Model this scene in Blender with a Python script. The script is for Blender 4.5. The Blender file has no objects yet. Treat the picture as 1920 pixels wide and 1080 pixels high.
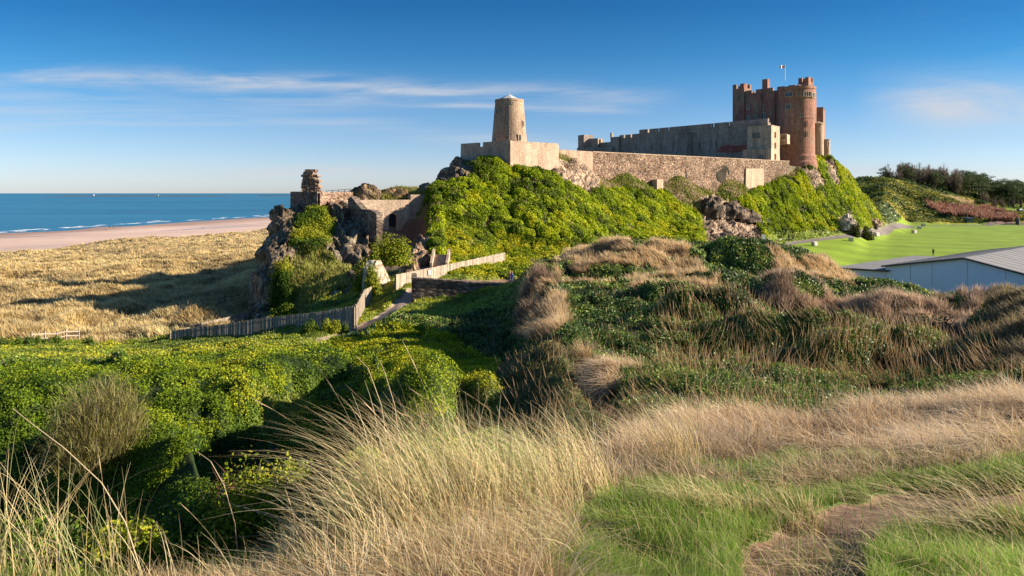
import bpy, bmesh, math, random
import numpy as np
from mathutils import Vector
R = math.radians
rng = np.random.default_rng(7)
random.seed(7)

# ------------------------------------------------------------------ camera, sky, sun, exposure
F = 1300.0; CX = 960.0; HY = 362.0; EYE = 30.0      # focal length in photo pixels, principal column, horizon row, eye height
scn = bpy.context.scene
cam_d = bpy.data.cameras.new("camera"); cam = bpy.data.objects.new("camera", cam_d)
scn.collection.objects.link(cam); scn.camera = cam
cam.location = (0, 0, EYE); cam.rotation_euler = (R(90), 0, 0)
cam_d.sensor_width = 36; cam_d.lens = 36 * F / 1920; cam_d.shift_y = -(540 - HY) / 1920
cam_d.clip_start = 0.1; cam_d.clip_end = 90000

SUN_EL = 21.0; SUN_AZ = -2.0       # azimuth measured from +X towards +Y
sd = Vector((math.cos(R(SUN_EL)) * math.cos(R(SUN_AZ)), math.cos(R(SUN_EL)) * math.sin(R(SUN_AZ)), math.sin(R(SUN_EL))))
sl = bpy.data.lights.new("sun", 'SUN'); so = bpy.data.objects.new("sun", sl); scn.collection.objects.link(so)
sl.energy = 4.6; sl.angle = R(0.55); sl.color = (1.0, 0.87, 0.70)
so.rotation_euler = sd.to_track_quat('Z', 'Y').to_euler()

w = bpy.data.worlds.new("World"); scn.world = w; w.use_nodes = True
nt = w.node_tree; nt.nodes.clear(); N = nt.nodes; L = nt.links
def wn(t, **k):
    n = N.new(t)
    for a, b in k.items(): setattr(n, a, b)
    return n
def wm(op, a, b=None, c=None, clamp=False):
    n = N.new('ShaderNodeMath'); n.operation = op; n.use_clamp = clamp
    for i, v in enumerate((a, b, c)):
        if v is None: continue
        if isinstance(v, (int, float)): n.inputs[i].default_value = v
        else: L.new(v, n.inputs[i])
    return n.outputs[0]
sky = wn('ShaderNodeTexSky', sky_type='NISHITA', sun_disc=False)
sky.sun_elevation = R(SUN_EL); sky.sun_rotation = R(90 - SUN_AZ); sky.air_density = 1.0; sky.dust_density = 0.25; sky.ozone_density = 3.0
sky.altitude = 0
hsv = wn('ShaderNodeHueSaturation'); hsv.inputs['Saturation'].default_value = 1.0; hsv.inputs['Value'].default_value = 1.0
L.new(sky.outputs[0], hsv.inputs['Color'])
tc = wn('ShaderNodeTexCoord'); sep = wn('ShaderNodeSeparateXYZ'); L.new(tc.outputs['Generated'], sep.inputs[0])
ay = wm('MAXIMUM', wm('ABSOLUTE', sep.outputs[1]), 0.05)
U = wm('DIVIDE', sep.outputs[0], ay); V = wm('DIVIDE', sep.outputs[2], ay)
def wnoise(su, sv, off, det=6, rough=0.6, dist=0.0):
    cmb = wn('ShaderNodeCombineXYZ'); L.new(wm('MULTIPLY', U, su), cmb.inputs[0]); L.new(wm('MULTIPLY', V, sv), cmb.inputs[1]); cmb.inputs[2].default_value = off
    n = wn('ShaderNodeTexNoise'); n.inputs['Scale'].default_value = 1; n.inputs['Detail'].default_value = det; n.inputs['Roughness'].default_value = rough; n.inputs['Distortion'].default_value = dist
    L.new(cmb.outputs[0], n.inputs['Vector']); return n.outputs[0]
def band(px0, py0, px1, py1, thick, amp, off, su=3.0, sv=24.0, lo=0.42, hi=0.75, fade=0.12):
    u0, v0, u1, v1 = (px0 - CX) / F, (HY - py0) / F, (px1 - CX) / F, (HY - py1) / F
    k = (v1 - v0) / (u1 - u0)
    wob = wm('MULTIPLY', wm('SUBTRACT', wnoise(2.2, 2.0, off + 7, 2), 0.5), 0.035)
    d = wm('SUBTRACT', wm('ADD', V, wob), wm('ADD', wm('MULTIPLY', wm('SUBTRACT', U, u0), k), v0))
    g = wm('EXPONENT', wm('MULTIPLY', wm('POWER', wm('DIVIDE', wm('ABSOLUTE', d), thick / F), 2.0), -1.0))
    a = wm('MULTIPLY', wm('SMOOTH_MIN', wm('DIVIDE', wm('SUBTRACT', U, u0), fade, clamp=True), 1.0, 0.01), wm('DIVIDE', wm('SUBTRACT', u1, U), fade, clamp=True))
    n = wm('DIVIDE', wm('SUBTRACT', wnoise(su, sv, off, 7, 0.62, 0.4), lo), hi - lo, clamp=True)
    return wm('MULTIPLY', wm('MULTIPLY', wm('MULTIPLY', g, a), n), amp)
bands = [band(-700, 150, 700, 150, 9, 0.8, 41.0, 2.0, 60), band(300, 140, 900, 168, 16, 0.7, 45.0, 5.0, 40, .45, .7), band(-700, 205, 500, 215, 8, 0.7, 49.0, 2.0, 60), band(700, 200, 1250, 213, 7, 0.8, 53.0, 2.0, 60), band(-700, 120, 1300, 190, 20, 0.95, 1.0), band(-500, 160, 800, 196, 22, 0.6, 5.0, 2.0, 30),
         band(-600, 228, 800, 228, 16, 0.6, 9.0, 2.0, 40), band(650, 243, 1150, 275, 12, 0.6, 13.0, 2.5, 40),
         band(350, 330, 860, 321, 10, 0.72, 17.0, 3, 30, 0.36, 0.62), band(1450, 312, 2300, 316, 18, 0.6, 21.0, 2, 30), band(1600, 190, 2500, 215, 42, 1.2, 25.0, 2.4, 12, .36, .7),
         band(1620, 60, 2500, 95, 40, 0.35, 31.0, 2.4, 12), band(-700, 335, 2500, 332, 26, 0.22, 37.0, 1.0, 6, 0.3, 0.7)]
cl = bands[0]
for b in bands[1:]: cl = wm('ADD', cl, b)
cl = wm('MINIMUM', cl, 0.85)
# clear polarised winter sky: deeper blue in the middle heights, paler at the sea horizon
cr = wn('ShaderNodeValToRGB'); e = cr.color_ramp.elements
stops = [(0.0, (.63, .70, 1.0)), (.02, (.62, .70, 1.0)), (.08, (.50, .60, .82)), (.163, (.24, .49, .70)), (.20, (.15, .43, .64)), (.27, (.085, .34, .56)), (.5, (.12, .37, .52)), (1.0, (.5, .7, .85))]
while len(e) < len(stops): e.new(.5)
for i, (p_, c_) in enumerate(stops): e[i].position = p_; e[i].color = (*c_, 1)
L.new(wm('MINIMUM', V, 1.0), cr.inputs[0])
cm = wn('ShaderNodeMix', data_type='RGBA', blend_type='MULTIPLY'); cm.inputs['Factor'].default_value = 1; L.new(hsv.outputs[0], cm.inputs['A']); L.new(cr.outputs[0], cm.inputs['B'])
mixc = wn('ShaderNodeMix', data_type='RGBA'); L.new(cl, mixc.inputs['Factor']); L.new(cm.outputs['Result'], mixc.inputs['A']); mixc.inputs['B'].default_value = (3.4, 3.5, 3.75, 1)
bg = wn('ShaderNodeBackground'); bg.inputs['Strength'].default_value = 0.073; L.new(mixc.outputs['Result'], bg.inputs['Color'])
wo = wn('ShaderNodeOutputWorld'); L.new(bg.outputs[0], wo.inputs['Surface'])
scn.view_settings.view_transform = 'Standard'; scn.view_settings.look = 'None'; scn.view_settings.exposure = 1.42; scn.view_settings.gamma = 1
scn.cycles.max_bounces = 6; scn.cycles.transparent_max_bounces = 6; scn.cycles.diffuse_bounces = 2; scn.cycles.glossy_bounces = 2; scn.cycles.transmission_bounces = 3
scn.cycles.use_denoising = True

# ------------------------------------------------------------------ helpers
C = scn.collection
def tag(o, label=None, cat=None, group=None, kind=None):
    if label: o['label'] = label
    if cat: o['category'] = cat
    if group: o['group'] = group
    if kind: o['kind'] = kind
    return o
def empty(name, loc=(0, 0, 0), label=None, cat=None, group=None, rz=0):
    o = bpy.data.objects.new(name, None); o.empty_display_size = 0.3; C.objects.link(o)
    o.location = loc; o.rotation_euler = (0, 0, rz); return tag(o, label, cat, group)
def W(px, py, Y): return Vector(((px - CX) / F * Y, Y, EYE - (py - HY) * Y / F))
def XY(px, Y): return ((px - CX) / F * Y, Y)
def ZP(py, Y): return EYE - (py - HY) * Y / F

class MB:
    """collects faces with uv and an optional colour, builds ONE mesh object"""
    def __init__(s): s.v = []; s.f = []; s.uv = []; s.m = []
    def face(s, pts, uv=None, m=0):
        i = len(s.v); s.v += [tuple(p) for p in pts]; s.f.append(tuple(range(i, i + len(pts)))); s.m.append(m)
        s.uv += uv if uv else [(p[0] + p[1], p[2]) for p in pts]
    def prism(s, poly, z0, z1, top=True, m=0, batter=0.0, bot=False):
        """poly: list of (x,y) CCW seen from above; z0,z1 scalar or list"""
        n = len(poly); a = sum(poly[i][0] * poly[(i + 1) % n][1] - poly[(i + 1) % n][0] * poly[i][1] for i in range(n))
        if a < 0:
            poly = poly[::-1]
            if isinstance(z0, (list, tuple)): z0 = z0[::-1]
            if isinstance(z1, (list, tuple)): z1 = z1[::-1]
        Z0 = list(z0) if isinstance(z0, (list, tuple)) else [z0] * n
        Z1 = list(z1) if isinstance(z1, (list, tuple)) else [z1] * n
        cx = sum(p[0] for p in poly) / n; cy = sum(p[1] for p in poly) / n
        low = [(p[0] + (p[0] - cx) * batter, p[1] + (p[1] - cy) * batter) for p in poly]
        u = 0
        for i in range(n):
            j = (i + 1) % n; d = math.hypot(poly[j][0] - poly[i][0], poly[j][1] - poly[i][1])
            s.face([(*low[i], Z0[i]), (*low[j], Z0[j]), (*poly[j], Z1[j]), (*poly[i], Z1[i])], [(u, Z0[i]), (u + d, Z0[j]), (u + d, Z1[j]), (u, Z1[i])], m)
            u += d
        if top: s.face([(*poly[i], Z1[i]) for i in range(n)], [(p[0], p[1]) for p in poly], m)
        if bot: s.face([(*low[i], Z0[i]) for i in range(n)][::-1], [(p[0], p[1]) for p in poly][::-1], m)
    def box(s, c, size, rz=0, m=0):
        hx, hy, hz = size[0] / 2, size[1] / 2, size[2] / 2; ca, sa = math.cos(rz), math.sin(rz)
        poly = [(c[0] + x * ca - y * sa, c[1] + x * sa + y * ca) for x, y in ((-hx, -hy), (hx, -hy), (hx, hy), (-hx, hy))]
        s.prism(poly, c[2] - hz, c[2] + hz, m=m, bot=True)
    def bar(s, a, b, w_, h_, m=0):
        a = Vector(a); b = Vector(b); d = (b - a).normalized(); up = Vector((0, 0, 1))
        if abs(d.z) > 0.95: up = Vector((1, 0, 0))
        r = d.cross(up).normalized() * w_ / 2; u = r.cross(d).normalized() * h_ / 2; ln = (b - a).length
        A = [a - r - u, a + r - u, a + r + u, a - r + u]; B = [p + (b - a) for p in A]
        s.face(A, None, m); s.face(B[::-1], None, m)
        for i in range(4):
            j = (i + 1) % 4; s.face([A[j], A[i], B[i], B[j]], [(0, 0), (w_, 0), (w_, ln), (0, ln)], m)
    def lathe(s, c, prof, n=32, m=0, a0=0, a1=2 * math.pi, cap=True):
        full = abs(a1 - a0 - 2 * math.pi) < 1e-6; k = n if full else n + 1
        rings = [[(c[0] + r * math.cos(a0 + (a1 - a0) * i / n), c[1] + r * math.sin(a0 + (a1 - a0) * i / n), z) for i in range(k)] for r, z in prof]
        rm = max(r for r, z in prof)
        for a in range(len(prof) - 1):
            for i in range(n):
                j = (i + 1) % k; u0 = rm * (a1 - a0) * i / n; u1 = rm * (a1 - a0) * (i + 1) / n
                s.face([rings[a][i], rings[a][j], rings[a + 1][j], rings[a + 1][i]], [(u0, prof[a][1]), (u1, prof[a][1]), (u1, prof[a + 1][1]), (u0, prof[a + 1][1])], m)
        if cap: s.face(rings[-1], None, m)
    def tube(s, pts, rad, n=6, m=0):
        pts = [Vector(p) for p in pts]; prev = None
        for i, p in enumerate(pts):
            d = (pts[min(i + 1, len(pts) - 1)] - pts[max(i - 1, 0)]).normalized()
            r = d.cross(Vector((0, 0, 1)) if abs(d.z) < 0.9 else Vector((1, 0, 0))).normalized(); u = r.cross(d)
            ring = [p + (r * math.cos(2 * math.pi * k / n) + u * math.sin(2 * math.pi * k / n)) * rad[i] for k in range(n)]
            if prev:
                for k in range(n):
                    j = (k + 1) % n; s.face([prev[j], prev[k], ring[k], ring[j]], None, m)
            prev = ring
        s.face(prev, None, m)
    def build(s, name, mats, parent=None, loc=None, smooth=False):
        me = bpy.data.meshes.new(name); off = Vector(loc) if loc is not None else (parent.location if parent is not None else Vector((0, 0, 0)))
        me.from_pydata([(v[0] - off[0], v[1] - off[1], v[2] - off[2]) for v in s.v], [], s.f)
        uvl = me.uv_layers.new(name='UVMap'); uvl.data.foreach_set('uv', np.array(s.uv, dtype=np.float32).ravel())
        if not isinstance(mats, (list, tuple)): mats = [mats]
        for m in mats: me.materials.append(m)
        me.polygons.foreach_set('material_index', s.m)
        if smooth: me.polygons.foreach_set('use_smooth', [True] * len(s.f))
        o = bpy.data.objects.new(name, me); C.objects.link(o)
        if parent is not None: o.parent = parent
        elif loc is not None: o.location = loc
        return o

def np_mesh(name, verts, faces, mat, cols=None, parent=None, smooth=False, loc=None):
    """faces: (n,k) int array, verts (m,3), cols (m,3) albedo per vertex"""
    me = bpy.data.meshes.new(name); verts = np.asarray(verts, np.float32)
    off = np.array(loc if loc is not None else (0, 0, 0), np.float32)
    faces = np.asarray(faces, np.int32); k = faces.shape[1]
    me.vertices.add(len(verts)); me.vertices.foreach_set('co', (verts - off).ravel())
    me.loops.add(faces.size); me.loops.foreach_set('vertex_index', faces.ravel())
    me.polygons.add(len(faces)); me.polygons.foreach_set('loop_start', np.arange(0, faces.size, k, dtype=np.int32))
    me.polygons.foreach_set('loop_total', np.full(len(faces), k, np.int32))
    if smooth: me.polygons.foreach_set('use_smooth', np.ones(len(faces), bool))
    if cols is not None:
        at = me.color_attributes.new('col', 'FLOAT_COLOR', 'POINT')
        c4 = np.ones((len(verts), 4), np.float32); c4[:, :3] = cols; at.data.foreach_set('color', c4.ravel())
    me.materials.append(mat); me.update(calc_edges=True)
    o = bpy.data.objects.new(name, me); C.objects.link(o)
    if parent is not None: o.parent = parent
    elif loc is not None: o.location = loc
    return o

# ---- numpy noise
def hsh(ix, iy, seed):
    h = (ix.astype(np.int64) * 374761393 + iy.astype(np.int64) * 668265263 + seed * 974634777) & 0xffffffff
    h = ((h ^ (h >> 13)) * 1274126177) & 0xffffffff
    h = ((h ^ (h >> 16)) * 2246822519) & 0xffffffff
    return ((h ^ (h >> 15)) & 0xffffff).astype(np.float32) / 16777216.0
def vnoise(x, y, seed=0):
    ix = np.floor(x); iy = np.floor(y); fx = (x - ix).astype(np.float32); fy = (y - iy).astype(np.float32)
    fx = fx * fx * (3 - 2 * fx); fy = fy * fy * (3 - 2 * fy)
    a = hsh(ix, iy, seed); b = hsh(ix + 1, iy, seed); c = hsh(ix, iy + 1, seed); d = hsh(ix + 1, iy + 1, seed)
    return (a + (b - a) * fx) * (1 - fy) + (c + (d - c) * fx) * fy
def fbm(x, y, seed=0, o=4, g=0.5):
    s = 0; a = 1; t = 0
    for i in range(o):
        s = s + a * vnoise(x * 2 ** i + 17.3 * i, y * 2 ** i - 9.1 * i, seed + i); t += a; a *= g
    return s / t
def domes(x, y, seed=0, r=0.75):
    """round cushions: crowns packed side by side"""
    ix = np.floor(x); iy = np.floor(y); best = np.zeros(x.shape, np.float32)
    for dx in (-1, 0, 1):
        for dy in (-1, 0, 1):
            jx = ix + dx; jy = iy + dy
            px = jx + 0.15 + 0.7 * hsh(jx, jy, seed); py = jy + 0.15 + 0.7 * hsh(jx, jy, seed + 91)
            rr = r * (0.65 + 0.55 * hsh(jx, jy, seed + 37))
            q = 1 - ((x - px) ** 2 + (y - py) ** 2) / (rr * rr)
            best = np.maximum(best, np.sqrt(np.maximum(q, 0)).astype(np.float32) * rr / r)
    return best
def cellid(x, y, seed=0, r=0.75):
    """which cushion a point belongs to: (random tone of it, closeness to its centre)"""
    ix = np.floor(x); iy = np.floor(y); best = np.full(x.shape, -9., np.float32); tone = np.zeros(x.shape, np.float32)
    for dx in (-1, 0, 1):
        for dy in (-1, 0, 1):
            jx = ix + dx; jy = iy + dy
            px = jx + 0.15 + 0.7 * hsh(jx, jy, seed); py = jy + 0.15 + 0.7 * hsh(jx, jy, seed + 91)
            rr = r * (0.65 + 0.55 * hsh(jx, jy, seed + 37)); q = 1 - ((x - px) ** 2 + (y - py) ** 2) / (rr * rr)
            m = q > best; best = np.where(m, q, best); tone = np.where(m, hsh(jx, jy, seed + 55), tone)
    return tone, best
def inpoly(x, y, poly):
    r = np.zeros(x.shape, bool); n = len(poly)
    for i in range(n):
        x0, y0 = poly[i]; x1, y1 = poly[(i + 1) % n]
        if y0 == y1: continue
        c = ((y0 > y) != (y1 > y)) & (x < (x1 - x0) * (y - y0) / (y1 - y0) + x0); r ^= c
    return r
def sstep(a, b, x):
    t = np.clip((x - a) / (b - a), 0, 1); return t * t * (3 - 2 * t)

# ------------------------------------------------------------------ materials
def mat(name):
    m = bpy.data.materials.new(name); m.use_nodes = True; t = m.node_tree; t.nodes.clear(); return m, t
def nd(t, typ, **k):
    n = t.nodes.new(typ)
    for a, b in k.items():
        if a in n.inputs: n.inputs[a].default_value = b
        else: setattr(n, a, b)
    return n
def finish(t, bs):
    o = nd(t, 'ShaderNodeOutputMaterial'); t.links.new(bs, o.inputs['Surface'])
def rgb(c): return (c[0], c[1], c[2], 1)
def ramp(t, fac, stops):
    r = nd(t, 'ShaderNodeValToRGB'); e = r.color_ramp.elements
    while len(e) < len(stops): e.new(0.5)
    for i, (p, c) in enumerate(stops): e[i].position = p; e[i].color = rgb(c)
    t.links.new(fac, r.inputs[0]); return r.outputs[0]
def tnoise(t, vec, scale, det=5, rough=0.6):
    n = nd(t, 'ShaderNodeTexNoise'); n.inputs['Scale'].default_value = scale; n.inputs['Detail'].default_value = det; n.inputs['Roughness'].default_value = rough
    if vec is not None: t.links.new(vec, n.inputs['Vector'])
    return n.outputs[0]
def mixrgb(t, f, a, b, bt='MIX'):
    n = nd(t, 'ShaderNodeMix', data_type='RGBA', blend_type=bt)
    for s_, v in (('Factor', f), ('A', a), ('B', b)):
        if isinstance(v, (int, float)): n.inputs[s_].default_value = v
        elif isinstance(v, tuple): n.inputs[s_].default_value = rgb(v)
        else: t.links.new(v, n.inputs[s_])
    return n.outputs['Result']
def plain(name, col, rough=0.7, var=0.25, scale=3.0, metal=0.0, bump=0.0):
    m, t = mat(name); tcn = nd(t, 'ShaderNodeTexCoord')
    n = tnoise(t, tcn.outputs['Object'], scale)
    c = mixrgb(t, n, tuple(x * (1 - var) for x in col), tuple(min(1, x * (1 + var)) for x in col))
    b = nd(t, 'ShaderNodeBsdfPrincipled'); t.links.new(c, b.inputs['Base Color']); b.inputs['Roughness'].default_value = rough; b.inputs['Metallic'].default_value = metal
    if bump:
        bp = nd(t, 'ShaderNodeBump'); bp.inputs['Strength'].default_value = bump; t.links.new(tnoise(t, tcn.outputs['Object'], scale * 4), bp.inputs['Height']); t.links.new(bp.outputs[0], b.inputs['Normal'])
    finish(t, b.outputs[0]); return m
def foliage_mat(name, trans=0.3, rough=0.5, spec=0.35):
    m, t = mat(name); a = nd(t, 'ShaderNodeAttribute', attribute_name='col')
    b = nd(t, 'ShaderNodeBsdfPrincipled'); b.inputs['Roughness'].default_value = rough; b.inputs['Specular IOR Level'].default_value = spec
    t.links.new(a.outputs['Color'], b.inputs['Base Color'])
    tr = nd(t, 'ShaderNodeBsdfTranslucent'); t.links.new(a.outputs['Color'], tr.inputs['Color'])
    mx = nd(t, 'ShaderNodeMixShader'); mx.inputs[0].default_value = trans; t.links.new(b.outputs[0], mx.inputs[1]); t.links.new(tr.outputs[0], mx.inputs[2])
    finish(t, mx.outputs[0]); return m
def ground_mat(name, scale=1.0, var=0.35, bump=0.4, rough=0.9):
    m, t = mat(name); a = nd(t, 'ShaderNodeAttribute', attribute_name='col'); g = nd(t, 'ShaderNodeNewGeometry')
    n = tnoise(t, g.outputs['Position'], scale, 8, 0.7); n2 = tnoise(t, g.outputs['Position'], scale * 0.13, 4)
    k = ramp(t, n, [(0.25, (1 - var,) * 3), (0.75, (1 + var,) * 3)]); k2 = ramp(t, n2, [(0.3, (0.88,) * 3), (0.7, (1.12,) * 3)])
    c = mixrgb(t, 1.0, mixrgb(t, 1.0, a.outputs['Color'], k, 'MULTIPLY'), k2, 'MULTIPLY')
    b = nd(t, 'ShaderNodeBsdfPrincipled'); b.inputs['Roughness'].default_value = rough; b.inputs['Specular IOR Level'].default_value = 0.2; t.links.new(c, b.inputs['Base Color'])
    bp = nd(t, 'ShaderNodeBump'); bp.inputs['Strength'].default_value = bump; bp.inputs['Distance'].default_value = 0.1; t.links.new(n, bp.inputs['Height']); t.links.new(bp.outputs[0], b.inputs['Normal'])
    finish(t, b.outputs[0]); return m
def masonry(name, c1, c2, mortar, bw=0.6, bh=0.3, patch=None, patch_amt=0.5, dark=(0.05, 0.05, 0.045), darkamt=0.4, bump=0.5):
    m, t = mat(name); tcn = nd(t, 'ShaderNodeTexCoord'); g = nd(t, 'ShaderNodeNewGeometry')
    br = nd(t, 'ShaderNodeTexBrick'); br.inputs['Scale'].default_value = 1.0; br.inputs['Brick Width'].default_value = bw; br.inputs['Row Height'].default_value = bh
    br.inputs['Mortar Size'].default_value = 0.022; br.inputs['Mortar Smooth'].default_value = 0.3; br.inputs['Bias'].default_value = 0.0
    br.inputs['Color1'].default_value = rgb(c1); br.inputs['Color2'].default_value = rgb(c2); br.inputs['Mortar'].default_value = rgb(mortar)
    uvn = nd(t, 'ShaderNodeVectorMath', operation='ADD')
    dn = nd(t, 'ShaderNodeTexNoise'); dn.inputs['Scale'].default_value = 2.0; t.links.new(g.outputs['Position'], dn.inputs['Vector'])
    sc = nd(t, 'ShaderNodeVectorMath', operation='SCALE'); sc.inputs['Scale'].default_value = 0.12; t.links.new(dn.outputs['Color'], sc.inputs[0])
    t.links.new(tcn.outputs['UV'], uvn.inputs[0]); t.links.new(sc.outputs[0], uvn.inputs[1]); t.links.new(uvn.outputs[0], br.inputs['Vector'])
    col = br.outputs['Color']
    n1 = tnoise(t, g.outputs['Position'], 0.22, 6, 0.65)
    if patch: col = mixrgb(t, ramp(t, n1, [(0.45, (0,) * 3), (0.62, (patch_amt,) * 3)]), col, patch)
    n2 = tnoise(t, g.outputs['Position'], 0.9, 8, 0.7)
    col = mixrgb(t, ramp(t, n2, [(0.48, (0,) * 3), (0.75, (darkamt,) * 3)]), col, dark)
    mps = nd(t, 'ShaderNodeMapping'); mps.inputs['Scale'].default_value = (.9, .9, .12); t.links.new(g.outputs['Position'], mps.inputs['Vector']); col = mixrgb(t, 1.0, col, ramp(t, tnoise(t, mps.outputs[0], 1.0, 6, .7), [(.32, (.62, .6, .58)), (.68, (1.22, 1.2, 1.18))]), 'MULTIPLY')
    n3 = tnoise(t, g.outputs['Position'], 4.5, 3, 0.7); col = mixrgb(t, 1.0, col, ramp(t, n3, [(0.3, (0.62,) * 3), (0.7, (1.32,) * 3)]), 'MULTIPLY')
    b = nd(t, 'ShaderNodeBsdfPrincipled'); b.inputs['Roughness'].default_value = 0.9; b.inputs['Specular IOR Level'].default_value = 0.2; t.links.new(col, b.inputs['Base Color'])
    hh = nd(t, 'ShaderNodeMath', operation='ADD'); t.links.new(br.outputs['Fac'], hh.inputs[0]); hh.inputs[0].default_value = 0; t.links.new(n3, hh.inputs[1])
    bp = nd(t, 'ShaderNodeBump'); bp.inputs['Strength'].default_value = bump; bp.inputs['Distance'].default_value = 0.12; t.links.new(n3, bp.inputs['Height']); t.links.new(bp.outputs[0], b.inputs['Normal'])
    finish(t, b.outputs[0]); return m
def rubble(name, cols, scale=2.2, bump=0.8, stretch=1.5):
    m, t = mat(name); tcn = nd(t, 'ShaderNodeTexCoord'); mp = nd(t, 'ShaderNodeMapping'); mp.inputs['Scale'].default_value = (scale, scale * stretch, scale)
    t.links.new(tcn.outputs['UV'], mp.inputs['Vector'])
    vo = nd(t, 'ShaderNodeTexVoronoi'); vo.inputs['Scale'].default_value = 1.0; t.links.new(mp.outputs[0], vo.inputs['Vector'])
    sp = nd(t, 'ShaderNodeSeparateColor'); t.links.new(vo.outputs['Color'], sp.inputs[0])
    c = ramp(t, sp.outputs[0], [(i / (len(cols) - 1), q) for i, q in enumerate(cols)])
    e = ramp(t, vo.outputs['Distance'], [(0.35, (1, 1, 1)), (0.8, (0.45, 0.42, 0.4))])
    c = mixrgb(t, 1.0, c, e, 'MULTIPLY')
    g = nd(t, 'ShaderNodeNewGeometry'); n2 = tnoise(t, g.outputs['Position'], 0.35, 6, 0.7)
    c = mixrgb(t, 1.0, c, ramp(t, n2, [(0.34, (0.5, 0.48, 0.45)), (0.62, (1.22, 1.22, 1.2))]), 'MULTIPLY')
    b = nd(t, 'ShaderNodeBsdfPrincipled'); b.inputs['Roughness'].default_value = 0.9; b.inputs['Specular IOR Level'].default_value = 0.2; t.links.new(c, b.inputs['Base Color'])
    bp = nd(t, 'ShaderNodeBump'); bp.inputs['Strength'].default_value = bump; bp.inputs['Distance'].default_value = 0.25; bp.invert = True; t.links.new(vo.outputs['Distance'], bp.inputs['Height']); t.links.new(bp.outputs[0], b.inputs['Normal'])
    finish(t, b.outputs[0]); return m

M = {}
M['leaf'] = foliage_mat('leaf_foliage', 0.3, 0.6, 0.15)
M['gloss_leaf'] = foliage_mat('glossy_leaf_foliage', 0.2, 0.5, 0.3)
M['straw'] = foliage_mat('dry_grass', 0.35, 0.6, 0.25)
M['ground'] = ground_mat('ground_cover', 1.6)
M['far_ground'] = ground_mat('dune_cover', 0.5, 0.25)
M['lawn'] = ground_mat('mown_grass', 2.0, 0.10, 0.15)
M['sand'] = ground_mat('beach_sand', 0.12, 0.06, 0.05)
M['tarmac'] = ground_mat('path_surface', 3.0, 0.12, 0.1)
def rock_mat():
    m, t = mat('dark_rock'); a = nd(t, 'ShaderNodeAttribute', attribute_name='col'); g = nd(t, 'ShaderNodeNewGeometry'); mp = nd(t, 'ShaderNodeMapping'); mp.inputs['Scale'].default_value = (1.1, 1.1, .42); mp.inputs['Rotation'].default_value = (.25, .3, 0); t.links.new(g.outputs['Position'], mp.inputs['Vector'])
    vo = nd(t, 'ShaderNodeTexVoronoi', feature='DISTANCE_TO_EDGE'); vo.inputs['Scale'].default_value = 1.0; t.links.new(mp.outputs[0], vo.inputs['Vector']); vc = nd(t, 'ShaderNodeTexVoronoi'); vc.inputs['Scale'].default_value = 1.0; t.links.new(mp.outputs[0], vc.inputs['Vector'])
    sp = nd(t, 'ShaderNodeSeparateColor'); t.links.new(vc.outputs['Color'], sp.inputs[0]); k = ramp(t, sp.outputs[0], [(0, (.55, .52, .5)), (1, (1.5, 1.45, 1.35))]); n = tnoise(t, g.outputs['Position'], 3.0, 8, .75)
    cc = mixrgb(t, 1.0, mixrgb(t, 1.0, a.outputs['Color'], k, 'MULTIPLY'), ramp(t, n, [(.3, (.55,) * 3), (.7, (1.45,) * 3)]), 'MULTIPLY')
    b = nd(t, 'ShaderNodeBsdfPrincipled'); b.inputs['Roughness'].default_value = .9; b.inputs['Specular IOR Level'].default_value = .2; t.links.new(cc, b.inputs['Base Color'])
    h = ramp(t, vo.outputs['Distance'], [(0, (0, 0, 0)), (.12, (1, 1, 1))]); bp = nd(t, 'ShaderNodeBump'); bp.inputs['Strength'].default_value = 1; bp.inputs['Distance'].default_value = .3; t.links.new(h, bp.inputs['Height'])
    b2 = nd(t, 'ShaderNodeBump'); b2.inputs['Strength'].default_value = .7; b2.inputs['Distance'].default_value = .2; t.links.new(n, b2.inputs['Height']); t.links.new(bp.outputs[0], b2.inputs['Normal']); t.links.new(b2.outputs[0], b.inputs['Normal'])
    finish(t, b.outputs[0]); return m
M['rock'] = rock_mat()
M['tower_stone'] = masonry('buff_tower_stone', (0.36, 0.25, 0.17), (0.46, 0.33, 0.23), (0.33, 0.27, 0.2), 0.55, 0.28, (0.30, 0.17, 0.12), 0.5)
M['buff_stone'] = masonry('buff_wall_stone', (0.45, 0.34, 0.25), (0.55, 0.42, 0.30), (0.38, 0.3, 0.23), 0.6, 0.28, (0.42, 0.26, 0.19), 0.4, darkamt=0.35)
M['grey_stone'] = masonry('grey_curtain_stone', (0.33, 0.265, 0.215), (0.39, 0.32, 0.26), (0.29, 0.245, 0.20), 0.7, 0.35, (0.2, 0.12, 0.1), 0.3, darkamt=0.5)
M['red_stone'] = masonry('red_keep_stone', (0.38, 0.17, 0.125), (0.27, 0.13, 0.10), (0.24, 0.16, 0.13), 0.8, 0.4, (0.25, 0.2, 0.14), 0.9, darkamt=0.5)
M['red_tower'] = masonry('red_round_tower_stone', (0.42, 0.19, 0.135), (0.29, 0.135, 0.10), (0.25, 0.15, 0.115), 0.8, 0.4, (0.28, 0.20, 0.14), 0.6, darkamt=0.55)
M['pale_stone'] = masonry('pale_wall_stone', (0.55, 0.42, 0.30), (0.48, 0.35, 0.25), (0.4, 0.3, 0.24), 0.7, 0.35, (0.45, 0.28, 0.2), 0.4, darkamt=0.2)  # pale masonry for surrounds, small turrets and steps
M['rubble'] = rubble('red_rubble_wall', [(0.10, 0.07, 0.055), (0.27, 0.16, 0.115), (0.36, 0.235, 0.165), (0.20, 0.14, 0.10), (0.56, 0.43, 0.31)], 2.5)
M['ruin'] = rubble('weathered_ruin_stone', [(0.17, 0.11, 0.08), (0.4, 0.26, 0.18), (0.3, 0.2, 0.15), (0.5, 0.37, 0.27)], 2.6)
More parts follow.
